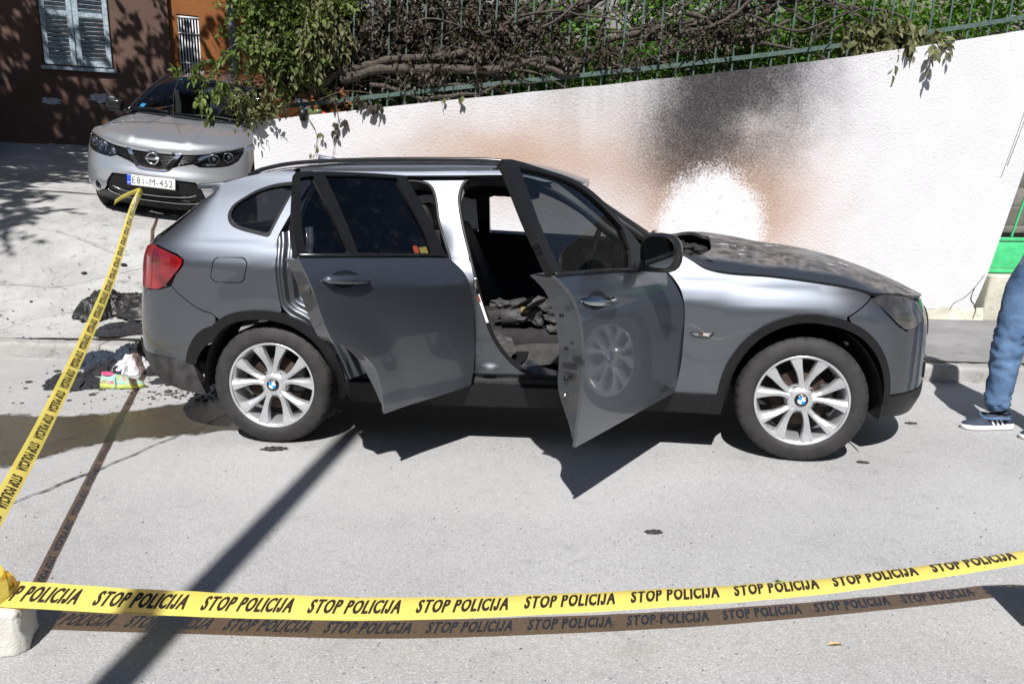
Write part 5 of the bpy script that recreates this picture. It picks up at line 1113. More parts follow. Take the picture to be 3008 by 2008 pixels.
em.add(*tubem([(nose(0, .712, -.02)[0], .060*math.cos(t), .712+.060*math.sin(t)) for t in np.linspace(0, 6.2832, 37)], .009, 8, False, .7))
em.add(*boxm((nose(0, .712, -.026)[0], 0, .712), (.014, .150, .028), .004)); eo = em.build('emblem', CHROME, ns)
tv, tf2 = text2d('NISSAN', 0, .008, 1.05); sc_ = .128/tv[:, 0].max(); mesh_obj('emblem_lettering', [(nose(0, .712, -.0338)[0], -.064+x*sc_+0, .712-.009+y*.018) for x, y in tv], tf2, GBLACK, eo, smooth=False)
# lower intake, lip, chrome strips, plate
IN = [(0, .500), (.24, .500), (.39, .492), (.46, .405), (.495, .32), (.545, .28), (.40, .235), (0, .215)]
panel('lower_intake', [IN+[(-u, z) for u, z in IN[::-1][1:-1]]], nz(.02), BPLAS, ns, sp=.04, depth=.01, centre=NC, ch=0)
LP = [(0, .222), (.40, .24), (.54, .284), (.74, .229), (.95, .209), (1.12, .255), (1.2, .29), (1.2, .20), (.9, .15), (.5, .135), (0, .13)]
panel('lower_lip', [LP+[(-u, z) for u, z in LP[::-1][1:-1]]], nz(-.004), BPLAS, ns, sp=.04, depth=.03, centre=NC, ch=0)
for L in ([(.40, .356), (.30, .322), (.12, .306), (0, .303)], [(.49, .300), (.41, .257), (.27, .230), (0, .226)]):
    P = smooth_path([(-u, z, 0) for u, z in L]+[(u, z, 0) for u, z in L[::-1][1:]], 4); V, F = tubem([nose(p[0], p[1], -.002) for p in P], .006, 6); mesh_obj('chrome_strip', V, F, CHROME, ns)
mesh_obj('intake_beam', *boxm((nose(0, .27, .012)[0], 0, .268), (.03, .78, .022), .006), BPLAS, ns)
px = float(nose(0, .46)[0])+.012
plm = mesh_obj('number_plate', *boxm((px, 0, .46), (.010, .520, .113), .003), simple('plate_white', (.80, .80, .78), .4), ns)
mesh_obj('plate_frame', *boxm((px-.004, 0, .455), (.014, .538, .134), .005), GBLACK, plm)
mesh_obj('plate_band', *boxm((px+.0035, -.237, .46), (.006, .044, .108), .001), simple('plate_blue', (.02, .08, .62), .4), plm)
tv, tf2 = text2d('E81-M-452', 0, .0, 1.12); sx = .438/tv[:, 0].max(); mesh_obj('plate_characters', [(px+.0066, -.205+x*sx, .424+y*.073) for x, y in tv], tf2, simple('plate_black', (.015, .015, .015), .5), plm, smooth=False)
tv, tf2 = text2d('BIH', 0, .01); sx = .032/tv[:, 0].max(); mesh_obj('plate_country', [(px+.0072, -.254+x*sx, .424+y*.014) for x, y in tv], tf2, WHITE, plm, smooth=False)
# bonnet, windscreen, roof
N_H = pch([-1.25, -1.05, -.85, -.6, -.4, -.25, -.15, -.08, -.03], [1.092, 1.068, 1.038, .992, .945, .903, .868, .836, .80])
he = np.array([nose(u, z) for u, z in hood_e])
hE = pch(he[::-1, 0]-np.arange(len(he))[::-1]*1e-6, he[::-1, 2])
def nhood(x, y):
    x = np.asarray(x, float); a = np.abs(y)/.885; cr = N_H(x)-.055*a**2-.07*a**6-.02*np.exp(-((np.abs(y)-.0)/.18)**2)*0
    crease = .012*np.exp(-((np.abs(y)-(.34-.25*(x+.1)*-.5))/.05)**2)
    zmin = np.interp(np.abs(y), he[:, 1], he[:, 2])+.006; xe = np.interp(np.abs(y), he[:, 1], he[:, 0])
    k = sst(.0, .16, xe-x); return np.stack([x, y+0*x, zmin*(1-k)+np.maximum(cr+crease, zmin)*k], -1)
ho = [(p[0]-.002, p[1]) for p in he]+[(-.95, .862), (-1.25, .80), (-1.22, .72), (-1.10, .45), (-1.05, 0)]
ho = ho+[(x, -y) for x, y in ho[::-1][1:-1]]
panel('bonnet', [ho], nhood, SILV, ns, sp=.035, depth=.02, centre=(-.8, 0, .3), ch=1)
def nws(u, v, o=0.):
    """windscreen: u across -1..1, v up 0..1"""
    u = np.asarray(u, float); v = np.asarray(v, float)
    hw = .745+(.56-.745)*v; x = -1.06-.10*u*u+(-.74-.02*u*u)*v; z = 1.085+(1.525-1.085)*v-.02*u*u*v+.035*np.sin(v*math.pi)-.01*u*u
    return np.stack([x-o*.5, u*hw, z-o], -1)
sq = [(-1, 0), (-.5, 0), (0, 0), (.5, 0), (1, 0), (1, .5), (1, 1), (.5, 1), (0, 1), (-.5, 1), (-1, 1), (-1, .5)]
def m_ws():
    m, nt, b = newmat('windscreen_glass'); g = G(nt); nt.nodes.remove(b); t = g.n('BsdfTransparent'); t.inputs[0].default_value = (.55, .62, .66, 1); gl = g.n('BsdfGlossy'); gl.inputs['Roughness'].default_value = .015
    fr = g.n('Fresnel'); fr.inputs[0].default_value = 1.55; mx = g.n('MixShader'); g.L(fr.outputs[0], mx.inputs[0]); g.L(t.outputs[0], mx.inputs[1]); g.L(gl.outputs[0], mx.inputs[2]); g.L(mx.outputs[0], nt.nodes['Material Output'].inputs[0]); return m
WSG = m_ws()
ws = panel('windscreen', [[(u*.97, .02+v*.96) for u, v in sq]], nws, WSG, ns, sp=.08, depth=.004, centre=NC, ch=0)
for sg in (1, -1):
    V, F = tubem([nws(sg*1.0, v, .004) for v in np.linspace(-.03, 1.05, 9)], .02, 8); mesh_obj('windscreen_pillar', V, F, GBLACK, ns)
    def nsd(u, v): return np.stack([u, sg*(.80-.32*(v-1.0)+.0*u), v], -1)
    panel('side_window', [[(-1.30, 1.03), (-1.75, 1.40), (-2.2, 1.50), (-3.2, 1.48), (-3.8, 1.10), (-2.2, 1.05)]], nsd, GLASSD, ns, sp=.15, depth=.01, centre=NC, ch=0)
panel('screen_border', [[(u*.98, v) for u, v in ((-1, .02), (1, .02), (1, .98), (-1, .98))], [(u, v) for u, v in ((-.93, .09), (.93, .09), (.93, .92), (-.93, .92))]], lambda u, v: nws(u, v, .006), BPLAS, ws, sp=.06, depth=0, centre=NC, ch=0)
panel('inspection_sticker', [[(-.88, .12), (-.80, .12), (-.80, .19), (-.88, .19)]], lambda u, v: nws(u, v, .008), simple('sticker_blue', (.10, .42, .75), .5), ws, sp=.04, depth=0, centre=NC, ch=0)
panel('toll_sticker', [[(-.62, .90), (-.55, .90), (-.55, .94), (-.62, .94)]], lambda u, v: nws(u, v, .008), simple('sticker_teal', (.12, .40, .42), .5), ws, sp=.04, depth=0, centre=NC, ch=0)
def nroof(x, y): a = np.abs(y)/.60; return np.stack([x, y+0*x, 1.525+.075*np.sin(np.clip((-1.8-x)/1.9, 0, 1)*2.0)-.07*a**3], -1)
panel('roof', [[(-1.80, 0), (-1.82, .3), (-1.86, .56), (-2.2, .60), (-3.4, .60), (-3.5, .0), (-3.4, -.60), (-2.2, -.60), (-1.86, -.56), (-1.82, -.3)]], nroof, m_paint('roof_grey_paint', (.20, .20, .205), .25, .8), ns, sp=.08, depth=.05, centre=(-2.5, 0, .5), ch=0)
for sg, u0, u1 in ((1, .05, .86), (-1, -.92, -.30)):
    V, F = tubem([nws(u, .035+.03*(1-abs((u-u0)/(u1-u0)*2-1)), -.02) for u in np.linspace(u0, u1, 10)], .008, 6); mesh_obj('wiper', V, F, BPLAS, ns)
V, F = tubem([(-3.2, .25, 1.60), (-3.3, .25, 1.78)], .004, 5); mesh_obj('aerial', V, F, BPLAS, ns)
mesh_obj('dashboard', *boxm((-1.35, 0, 1.02), (.5, 1.3, .10), .04), simple('dash_grey', (.05, .05, .055), .7), ns)
for y in (-.38, .38): mesh_obj('seat_back', *boxm((-2.25, y, 1.02), (.14, .46, .60), .06, Matrix.Rotation(rad(-12), 3, 'Y')), SEATC, ns); mesh_obj('head_rest', *boxm((-2.36, y, 1.40), (.09, .26, .15), .04), SEATC, ns)
V, F = tubem([(-1.62+.09*math.sin(t), .38+.185*math.cos(t), 1.03+.165*math.sin(t)) for t in np.linspace(0, 6.2832, 29)], .014, 7, False); mesh_obj('steering_wheel', V, F, BPLAS, ns)
V, F = boxm((-1.95, 0, 1.45), (.03, .24, .07), .02); mesh_obj('rear_view_mirror', V, F, BPLAS, ns)
mesh_obj('cabin', *boxm((-2.4, 0, .62), (2.9, 1.50, .60), .05), DARKIN, ns); mesh_obj('tail_body', *boxm((-4.0, 0, .85), (.5, 1.62, .9), .15), SILV, ns)

# dark car at the far left edge: only its corner shows
dk = root('dark_car', hp(-3.55, .95, 1.95), 'black car parked by the brown house at the far left edge', 'car')
def dpt(a, d, z): return hp(-3.55+a, .95+d, z)
BLK = m_paint('black_paint', (.02, .02, .022), .2, .3)
V, F = boxm((0, 0, 0), (1.72, 1.7, .62), .14, None, 3); mesh_obj('body', [dpt(v[0], v[1], 2.52+v[2]) for v in V], [f[::-1] for f in F], BLK, dk)
V, F = boxm((0, 0, 0), (1.35, 1.5, .56), .20, None, 3); mesh_obj('cabin', [dpt(v[0]*(1-.25*v[2]), v[1]*(1-.25*v[2]), 3.0+v[2]) for v in V], [f[::-1] for f in F], GLASSD, dk)
V, F = boxm((0, 0, 0), (.10, .05, .20), .02); mesh_obj('tail_lamp', [dpt(.74+v[0], .84+v[1], 2.66+v[2]) for v in V], [f[::-1] for f in F], TAILR, dk)
for a in (-.66, .66):
    for d in (-.5, .5): V, F = revolve([(.01, 0), (.2, 0), (.28, .02), (.29, .1), (.28, .18), (.01, .2)], 24); mesh_obj('wheel', [dpt(a+y-.1, d+x, 2.22+z) for x, y, z in V], F, RUBBER, dk)
# ------------------------------------------------------------------ police tape
def m_tape():
    m, nt, b = newmat('yellow_tape'); g = G(nt); sset(b, Base_Color=(.78, .68, .15), Roughness=.26); b.inputs['Specular IOR Level'].default_value = .55
    t = g.n('BsdfTranslucent'); t.inputs[0].default_value = (.80, .62, .05, 1); mx = g.n('MixShader'); mx.inputs[0].default_value = .18
    tr2 = g.n('BsdfTransparent'); tr2.inputs[0].default_value = (.85, .50, .22, 1); m2 = g.n('MixShader'); m2.inputs[0].default_value = .27
    g.L(b.outputs[0], mx.inputs[1]); g.L(t.outputs[0], mx.inputs[2]); g.L(mx.outputs[0], m2.inputs[1]); g.L(tr2.outputs[0], m2.inputs[2]); g.L(m2.outputs[0], nt.nodes['Material Output'].inputs[0]); return m
TAPE = m_tape(); INK = simple('tape_ink', (.028, .018, .012), .35)
def tape(name, label, pts, wdir, width, curl, phase=0., text=True, rep=.285, th=.042, flipx=False, par=None, sp=30, vofs=.04):
    """ribbon along pts; wdir(t) = direction across the ribbon; letters follow it"""
    P = [np.array(p) for p in smooth_path(pts, sp)]; s = np.concatenate([[0], np.cumsum([np.linalg.norm(P[i+1]-P[i]) for i in range(len(P)-1)])]); L = s[-1]; A = np.array(P)
    W = np.array([np.array(wdir(q/L)) for q in s]); W /= np.linalg.norm(W, axis=1)[:, None]
    T = np.gradient(A, axis=0); T /= np.linalg.norm(T, axis=1)[:, None]; Nn = np.cross(T, W); Nn /= np.linalg.norm(Nn, axis=1)[:, None]
    def at_(q, v, o=0.):
        i = np.interp(q, s, np.arange(len(s))); f = lambda M: np.stack([np.interp(i, np.arange(len(s)), M[:, k]) for k in range(3)], -1)
        c = f(A); w2 = f(W); n2 = f(Nn); cu = curl(q/L); b = v[..., None] if hasattr(v, 'ndim') and v.ndim else v
        cu = cu[..., None] if hasattr(cu, 'ndim') and cu.ndim else cu
        wr = .0008*np.sin(q*17+2)+.0005*np.sin(q*43); wr = wr[..., None] if hasattr(wr, 'ndim') and wr.ndim else wr
        return c+w2*width*b*(1-.25*cu*cu*b*b)+n2*(cu*width*(b*b*2-.25)+o+wr*(1+b))
    nv = 25; Q = np.linspace(0, L, len(P)*2); V = []; F = []
    for q in Q:
        for v in np.linspace(-.5, .5, nv): V.append(at_(q, v))
    for i in range(len(Q)-1):
        for k in range(nv-1): a = i*nv+k; F.append((a, a+1, a+nv+1, a+nv))
    o = mesh_obj(name, V, F, TAPE, par)
    if label: tag(o, label, 'tape', 'police tape')
    if text:
        tv, tf2 = block_text('STOP POLICIJA', .25, .20, .5, .022); wtx = rep*.845; sx = wtx/tv[:, 0].max()
        q0 = phase-rep
        while q0 < L:
            x = q0+tv[:, 0]*sx
            if x.min() > .0 and x.max() < L:
                yv_ = (tv[:, 1]-.5)*th/width+vofs; m = MB()
                if flipx: x = 2*q0+wtx-x
                for j, dx in enumerate((-.0013, 0., .0013)):
                    for so in (-1, 1): m.add(at_(x+dx, yv_, so*(.0011+.00012*j)), tf2)
                m.build('printed_lettering', INK, o, smooth=False)
            q0 += rep
    return o
TP = [(-.30, -1.90, .195), (-.1, -1.90, .180), (.1, -1.885, .168), (.43, -1.855, .150), (.94, -1.83, .148), (1.34, -1.785, .150), (1.96, -1.69, .165), (2.43, -1.59, .175), (2.89, -1.51, .225), (3.2, -1.47, .27), (3.5, -1.60, .36)]
def wd1(t):
    a = np.interp(t, [0, .1, .3, .45, .62, .8, 1], [1.12, 1.18, 1.28, 1.40, 1.50, 1.62, 1.75]); return (0, math.sin(a), math.cos(a))
tape('police_tape', 'yellow tape lettered STOP POLICIJA stretched across the near foreground', TP, wd1, .093, lambda t: np.interp(t, [0, .2, .5, 1], [-.05, -.12, -.22, -.28]), phase=-.16, rep=.325, th=.056, vofs=.02)
LP_ = [(-.20, -1.90, .26), (-.55, -1.15, .31), (-1.0, -.2, .40), (-1.5, .85, .53), (-2.0, 1.9, .70), (-2.5, 2.95, .93), (-2.90, 3.80, 1.13), (-3.235, 4.545, 1.27)]
def wd2(t): a = np.interp(t, [0, .3, .7, .93, 1], [.15, .05, .3, .6, .9]); return (.8*math.cos(a)+.3*math.sin(a), .45*math.cos(a)-.5*math.sin(a), -.41*math.cos(a)-.5*math.sin(a))
lt = tape('police_tape', 'yellow police tape running from the silver car down to the stone at lower left', LP_, wd2, .066, lambda t: np.interp(t, [0, .4, 1], [.08, .12, .3]), phase=.08, rep=.325, th=.038, flipx=True)
tape('tape_tail', None, [(-3.235, 4.54, 1.27), (-3.30, 4.52, 1.25), (-3.42, 4.47, 1.19), (-3.50, 4.44, 1.13)], lambda t: (.5, -.2, .9), .07, lambda t: .15+0*t, text=False, par=lt, sp=8)
# stone with tape wound round it
st = root('stone_block', (-.13, -1.92, 0), 'pale limestone block anchoring the tape at lower left corner', 'stone')
V, F = boxm((0, 0, .078), (.25, .18, .156), .03, None, 3); cz_, sz_ = math.cos(.35), math.sin(.35)
bm = bmesh.new(); vs_ = [bm.verts.new(v) for v in V]; [bm.faces.new([vs_[i] for i in f]) for f in F]; bmesh.ops.subdivide_edges(bm, edges=bm.edges[:], cuts=2, use_grid_fill=True)
V = [v.co.copy() for v in bm.verts]; bm.verts.index_update(); F = [[q.index for q in f.verts] for f in bm.faces]; bm.free()
V = [v+Vector((fractal(v+Vector((1, 0, 0)), 9, 4), fractal(v+Vector((7, 0, 0)), 9, 4), .5*fractal(v, 9, 4)))*.020 for v in V]; V = [(-.165+cz_*v.x-sz_*v.y, -1.905+sz_*v.x+cz_*v.y, max(0, v.z-.008)) for v in V]
mesh_obj('block', V, F, STONEM, st)
m = MB()
for i in range(4):
    z0 = .165+.018*i; rr = .118-.008*i; ring = [(-.185+rr*1.05*math.cos(t)+.01*math.sin(5*t+i), -1.915+rr*.82*math.sin(t), z0+.025*math.sin(2*t+i*1.3)) for t in np.linspace(0, 6.2832, 29)]
    V = []; F = []
    for p in ring: V += [(p[0], p[1], p[2]-.028), (p[0]*.985-.002, p[1]+.004, p[2]), (p[0], p[1], p[2]+.028)]
    for k in range(28):
        for j in range(2): F.append((3*k+j, 3*k+j+1, 3*k+j+4, 3*k+j+3))
    m.add(V, F)
m.build('tape_winding', TAPE, st)
# wooden trestle outside the frame at right that holds the other end
WOOD = simple('old_wood', (.20, .14, .08), .8, var=.4, vs_=12, bump=.3)
ts = root('folding_stool', (3.55, -1.72, 0), 'wooden folding stool outside the picture holding the tape end', 'stool')
mesh_obj('seat_board', *boxm((3.39, -1.76, .47), (.62, .24, .03), .006), WOOD, ts)
for (a, b) in (((3.19, -1.70, .46), (3.13, -1.98, 0)), ((3.21, -1.90, .46), (3.24, -1.62, 0)), ((3.64, -1.96, .46), (3.60, -1.70, 0)), ((3.64, -1.76, .46), (3.60, -2.02, 0))):
    mesh_obj('leg', *tubem([a, b], .016, 6), WOOD, ts)
mesh_obj('stretcher', *tubem([(3.21, -1.86, .2), (3.62, -1.86, .2)], .012, 6), WOOD, ts)
# utility pole behind the viewer: its shadow crosses the road
pl_ = root('utility_pole', (.28, -5.6, 0), 'wooden utility pole behind the viewer whose shadow crosses the road', 'pole')
V, F = tubem([(.28, -5.6, -.1), (.28, -5.6, 6.75)], [.075, .06], 16); mesh_obj('shaft', V, F, WOOD, pl_); mesh_obj('insulator_cap', *tubem([(.28, -5.6, 6.75), (.28, -5.6, 6.87)], [.055, .03], 10), PIPE, pl_)

# house across the street, behind the viewer: what the paint and glass mirror
op = root('opposite_house', (2, -14, 0), 'plain beige house across the street behind the viewer', 'house')
MBo = MB(); MBo.add(*boxm((3, -15, 3.1), (34, 7, 6.4), .02)); MBo.build('wall', m_concrete('beige_render', (.30, .26, .21), (.36, .31, .25), sc=.6), op, smooth=False)
mesh_obj('roof', [(-14.5, -19, 6.3), (20.5, -19, 6.3), (20.5, -11.1, 6.3), (-14.5, -11.1, 6.3), (-14.5, -15, 8), (20.5, -15, 8)], [(0, 1, 5, 4), (2, 3, 4, 5), (0, 4, 3), (1, 2, 5)], simple('roof_tile', (.25, .08, .05), .8, var=.3, vs_=3), op, smooth=False)
for i in range(9):
    for zz in (1.6, 4.4): mesh_obj('window', *boxm((-11+i*3.5, -11.48, zz), (1.2, .08, 1.4), .02), GLASSD if i % 3 else SHUT, op)
for (tx, ty, lb) in ((-5.5, -9.2, 'garden tree in front of the opposite house, left of the viewer'), (9.5, -8.8, 'garden tree in front of the opposite house, right of the viewer')):
    t_ = root('garden_tree', (tx, ty, 0), lb, 'tree', 'garden trees across the street'); mesh_obj('trunk', *tubem(smooth_path([(tx, ty, -.1), (tx+.1, ty, 1.2), (tx, ty+.1, 2.6)], 4), .12, 10), BARK, t_)
    mesh_obj('crown', *leafmesh(sprays([((tx, ty, 3.0), (1.7, 1.5, 1.3))], 420, .2, .4, per=7, ln=.4)), LEAFG, t_, smooth=False)['kind'] = 'stuff'
# ------------------------------------------------------------------ debris behind the car
def Zg(x, y): return 0. if y < 1.8 else float(Zter(x, y))+.015
sh = root('burnt_bumper_sheet', (-2.35, 2.55, .2), 'large crumpled burnt black plastic sheet lying on the drive behind the car', 'debris')
CHARS = simple('burnt_gloss_plastic', (.013, .0125, .012), .5, var=.5, vs_=10, bump=.5, bs=18, bd=.02)
CLOTH = simple('black_cloth', (.014, .014, .017), .95, var=.5, vs_=30, bump=.8, bs=25, bd=.02); CLOTHB = simple('navy_cloth', (.012, .02, .035), .9, var=.5, vs_=30, bump=.8, bs=25, bd=.02); CLOTHW = simple('white_cloth', (.46, .45, .47), .9, var=.12, bump=.8, bs=22, bd=.02)
def rag(c, r, rot, seed, n=44):
    """a crumpled cloth: folded sheet lying on the ground"""
    V = []; F = []; cr, sr = math.cos(rot), math.sin(rot)
    for i in range(n):
        for j in range(n):
            u, v = i/(n-1)*2-1, j/(n-1)*2-1; q = Vector((u, v, seed)); a = math.atan2(v, u); m_ = max(abs(u), abs(v)); k = m_/max(math.hypot(u, v), 1e-6)
            edge = 1+.45*fractal((math.cos(a)*1.3, math.sin(a)*1.3, seed), 1.3, 4)
            wx, wy = u*k*edge+.16*fractal(q*2+Vector((5, 0, 0)), 1.2), v*k*edge+.16*fractal(q*2+Vector((0, 7, 0)), 1.2)
            f1 = 1-abs(fractal(q*1.6+Vector((3, 1, 0)), 1.3, 2))*1.5; f2 = 1-abs(fractal(Vector((u*1.2, v*4, seed)), 1.4, 3))*1.6
            h = max(0., 1-m_**2.2)*(.35+.45*max(0, f1)+.5*max(0, f2))
            x, y = wx*r[0], wy*r[1]; V.append((c[0]+cr*x-sr*y, c[1]+sr*x+cr*y, c[2]+.004+r[2]*h))
    for i in range(n-1):
        for j in range(n-1): a = i*n+j; F.append((a, a+n, a+n+1, a+1))
    return V, F
V, F = rag((-2.18, 2.60, 0), (.55, .22, .12), -.20, 3.3, 80); V = [(x, y, z+Zg(x, y)-.01+.03*abs(fractal((x*5, y*5, 1), 1.0, 3))) for x, y, z in V]; mesh_obj('sheet', V, F, CHARS, sh)
V, F = rag((-2.54, 2.55, 0), (.24, .18, .17), .6, 8.1, 50); V = [(x, y, z+Zg(x, y)-.01+.02*abs(fractal((x*5, y*5, 4), 1.0, 3))) for x, y, z in V]; mesh_obj('folded_end', V, F, CHARS, sh)
for (x, y, r, rot, mt, lb, nm) in (
 (-1.84, 1.04, (.24, .15, .075), .2, CLOTH, 'flat charred garment left of the trainer', 'burnt_garment'),
 (-1.98, 1.58, (.20, .13, .10), .3, CLOTHB, 'dark navy cloth on the ground behind the white cloth', 'burnt_garment'),
 (-1.80, 1.38, (.17, .10, .08), .1, CLOTH, 'crumpled black cloth touching the white cloth', 'burnt_garment'),
 (-1.42, 1.50, (.20, .17, .17), -.4, CLOTH, 'tall heap of black cloth under the rear bumper', 'burnt_garment'),
 (-1.12, 1.22, (.20, .12, .035), .3, CLOTH, 'thin black rag beside the rear tyre shadow', 'burnt_garment'),
 (-2.05, 2.08, (.26, .11, .08), .5, CLOTH, 'black scorched rag lying just above the kerb', 'burnt_garment'),
 (-1.88, 2.32, (.20, .12, .13), -.2, CLOTH, 'black scorched rag on the drive below the burnt sheet', 'burnt_garment'),
 (-1.60, 1.70, (.22, .16, .20), .9, CLOTH, 'largest heap of black cloth against the rear bumper', 'burnt_garment'),
 (-1.78, 1.70, (.18, .12, .14), .2, CLOTHB, 'dark cloth heap between kerb and white cloth', 'burnt_garment'),
 (-1.62, 1.42, (.15, .09, .12), .5, CLOTHW, 'crumpled white cloth among the black rags', 'white_cloth')):
    z = 0.0 if y < 1.78 else (.13 if y < 1.97 else Zg(x, y))
    V, F = rag((x, y, z), r, rot, x*7); o = mesh_obj(nm, V, F, mt); tag(o, lb, 'cloth', 'burnt clothes' if nm != 'white_cloth' else None)
# running shoe
def shoe(par, O, ang, mats, sc=1., name='shoe'):
    c, s = math.cos(ang), math.sin(ang)
    def T(V): return [(O[0]+sc*(c*x-s*y), O[1]+sc*(s*x+c*y), O[2]+sc*z) for x, y, z in V]
    up = [(-.135, .026, .075, .036), (-.125, .034, .098, .030), (-.09, .037, .100, .028), (-.05, .038, .096, .027), (-.01, .041, .092, .026), (.03, .045, .078, .025), (.07, .047, .064, .025), (.11, .042, .054, .025), (.135, .030, .044, .026), (.147, .012, .034, .027)]
    V = []; F = []; K = 14
    for x, hw, h, b in up:
        for k in range(K):
            a = math.pi*k/(K-1); V.append((x, hw*math.cos(a)*(1-.25*math.sin(a)), b+(h-b)*max(0, math.sin(a))**.8))
    for i in range(len(up)-1):
        for k in range(K-1): F.append((i*K+k, i*K+k+1, (i+1)*K+k+1, (i+1)*K+k))
    F += [tuple(range(K))[::-1], tuple((len(up)-1)*K+k for k in range(K))]
    o = mesh_obj('upper', T(V), F, mats[0], par)
    ol = [(x, hw*1.06) for x, hw, _, _ in up]; ol = ol+[(x, -y) for x, y in ol[::-1]]; n = len(ol)
    V = [(x, y, 0.002) for x, y in ol]+[(x*1.01, y*1.06, .014) for x, y in ol]+[(x, y, .030+.008*(x < -.06)) for x, y in ol]
    F = [(r*n+i, r*n+(i+1) % n, (r+1)*n+(i+1) % n, (r+1)*n+i) for r in range(2) for i in range(n)]+[tuple(range(n))[::-1], tuple(2*n+i for i in range(n))]
    mesh_obj('sole', T(V), F, mats[1], par)
    V, F = tubem([(-.088+.036*math.cos(t), .024*math.sin(t), .098-.006*math.cos(t)) for t in np.linspace(0, 6.2832, 25)], .007, 6, False); mesh_obj('collar', T(V), F, mats[2], par)
    m = MB()
    for i in range(5): x = -.035+i*.022; m.add(*tubem([(x, -.030, .074-.004*i), (x+.004, 0, .097-.007*i), (x, .030, .074-.004*i)], .0035, 5))
    m.add(*tubem([(-.03, -.03, .085), (-.02, -.055, .04), (-.03, -.07, .006)], .003, 5)); mesh_obj('laces', T(m.V), m.F, mats[3], par); return T
def m_shoe():
    m, nt, b = newmat('shoe_upper'); g = G(nt); base = g.mix(g.ramp(g.noise(22, 3), .4, .6), (.22, .40, .36), (.30, .28, .10)); base = g.mix(g.ramp(g.noise(30, 3, .5, vec=g.scalev(g.pos(), (1, 1, 2))), .58, .64), base, (.55, .06, .16)); g.L(base, b.inputs['Base Color']); sset(b, Roughness=.7); return m
rs = root('running_shoe', (-1.47, 1.02, 0), 'colourful running shoe with turquoise laces lying on the road', 'shoe')
shoe(rs, (-1.475, 1.02, 0), .12, [m_shoe(), simple('lime_sole', (.36, .42, .09), .6, var=.25, vs_=20), simple('pink_collar', (.75, .06, .18), .7), simple('turquoise_lace', (.08, .50, .58), .6)], 1.0)
# scraps, ash, leaves
ASHM = simple('ash_crumbs', (.035, .033, .031), .95, var=.5, vs_=40)
m = MB()
for i in range(620):
    if i < 330 and i % 3: continue
    if i < 330: x, y = R(-3.6, -1.2), R(2.0, 4.2)*R(.75, 1)
    elif i < 520: x, y = random.gauss(-.95, .25), random.gauss(.92, .10)
    else: x, y = R(-2.4, -1.0), R(.5, 1.7)
    s = R(.004, .016)*(2.2 if random.random() < .06 else 1); z = 0. if y < 1.8 else (Zg(x, y) if y > 1.97 else .132); m.add(*blob((x, y, z), (s, s*R(.5, 1), s*.4), .5, 2, 1, R(0, 3), i))
o = m.build('ash_crumbs', ASHM, smooth=False); tag(o, 'black ash crumbs scattered behind the car', 'ash', kind='stuff')
m = MB()
for i in range(260):
    x, y = R(-.8, 4.0), R(-2.6, 1.5); s = R(.002, .005); m.add(*blob((x, y, 0), (s, s*R(.5, 1), s*.5), .4, 2, 1, R(0, 3), i))
o = m.build('road_grit', ASHM, smooth=False); tag(o, 'small dark grit scattered over the road', 'grit', kind='stuff')
for (x, y, s, lb) in ((.03, -.08, .055, 'flat grey scorched scrap below the rear wheel'), (3.10, .03, .03, 'small black scrap on the road below the front bumper'), (1.95, -.9, .03, 'dark smudge scrap on the open road'), (.86, -2.25, .02, 'small dark scrap near the bottom edge'), (3.62, .75, .03, 'thin dark twig scrap right of the front bumper'), (.42, -2.33, .035, 'grey scrap at the bottom left edge')):
    V, F = blob((x, y, 0.001), (s, s*.55, .004), .8, 2.5, 3, .1, x*5); o = mesh_obj('burnt_scrap', V, F, ASHM); tag(o, lb, 'scrap', 'scraps on the road')
YL = simple('dry_leaf', (.55, .36, .16), .8); GL = simple('green_leaf', (.32, .40, .10), .8)
for (x, y, s, r, mt, lb) in ((2.42, -1.66, .03, .2, YL, 'tan fallen leaf just below the tape shadow'), (2.82, -1.86, .035, 2.3, YL, 'tan fallen leaf at the lower right corner'), (2.35, -1.26, .04, -.7, GL, 'yellow green fallen leaf above the tape at right'), (1.23, -2.0, .022, 1., GL, 'tiny green leaf scrap below the middle of the tape'), (1.73, -2.25, .02, 1.6, YL, 'tiny brown leaf near the bottom middle')):
    V, F = leafmesh([(Vector((x, y, .006)), Vector((math.cos(r), math.sin(r), .05)), s*1.6, .15)]); o = mesh_obj('fallen_leaf', V, F, mt, smooth=False); tag(o, lb, 'leaf', 'fallen leaves')
# weeds at the kerb foot
for (x, y, lb) in ((-1.75, 1.74, 'tiny green weed at the kerb foot left of the car'), (3.62, 1.72, 'tiny green weed at the kerb foot right of the car')):
    Ls = [(Vector((x+R(-.05, .05), y+R(-.02, .02), R(0, .02))), Vector((R(-1, 1), R(-1, 0), R(.2, 1))), R(.03, .06), R(-1, 1)) for _ in range(26)]; o = mesh_obj('kerb_weed', *leafmesh(Ls), LEAFH, smooth=False); tag(o, lb, 'weed', 'kerb weeds')
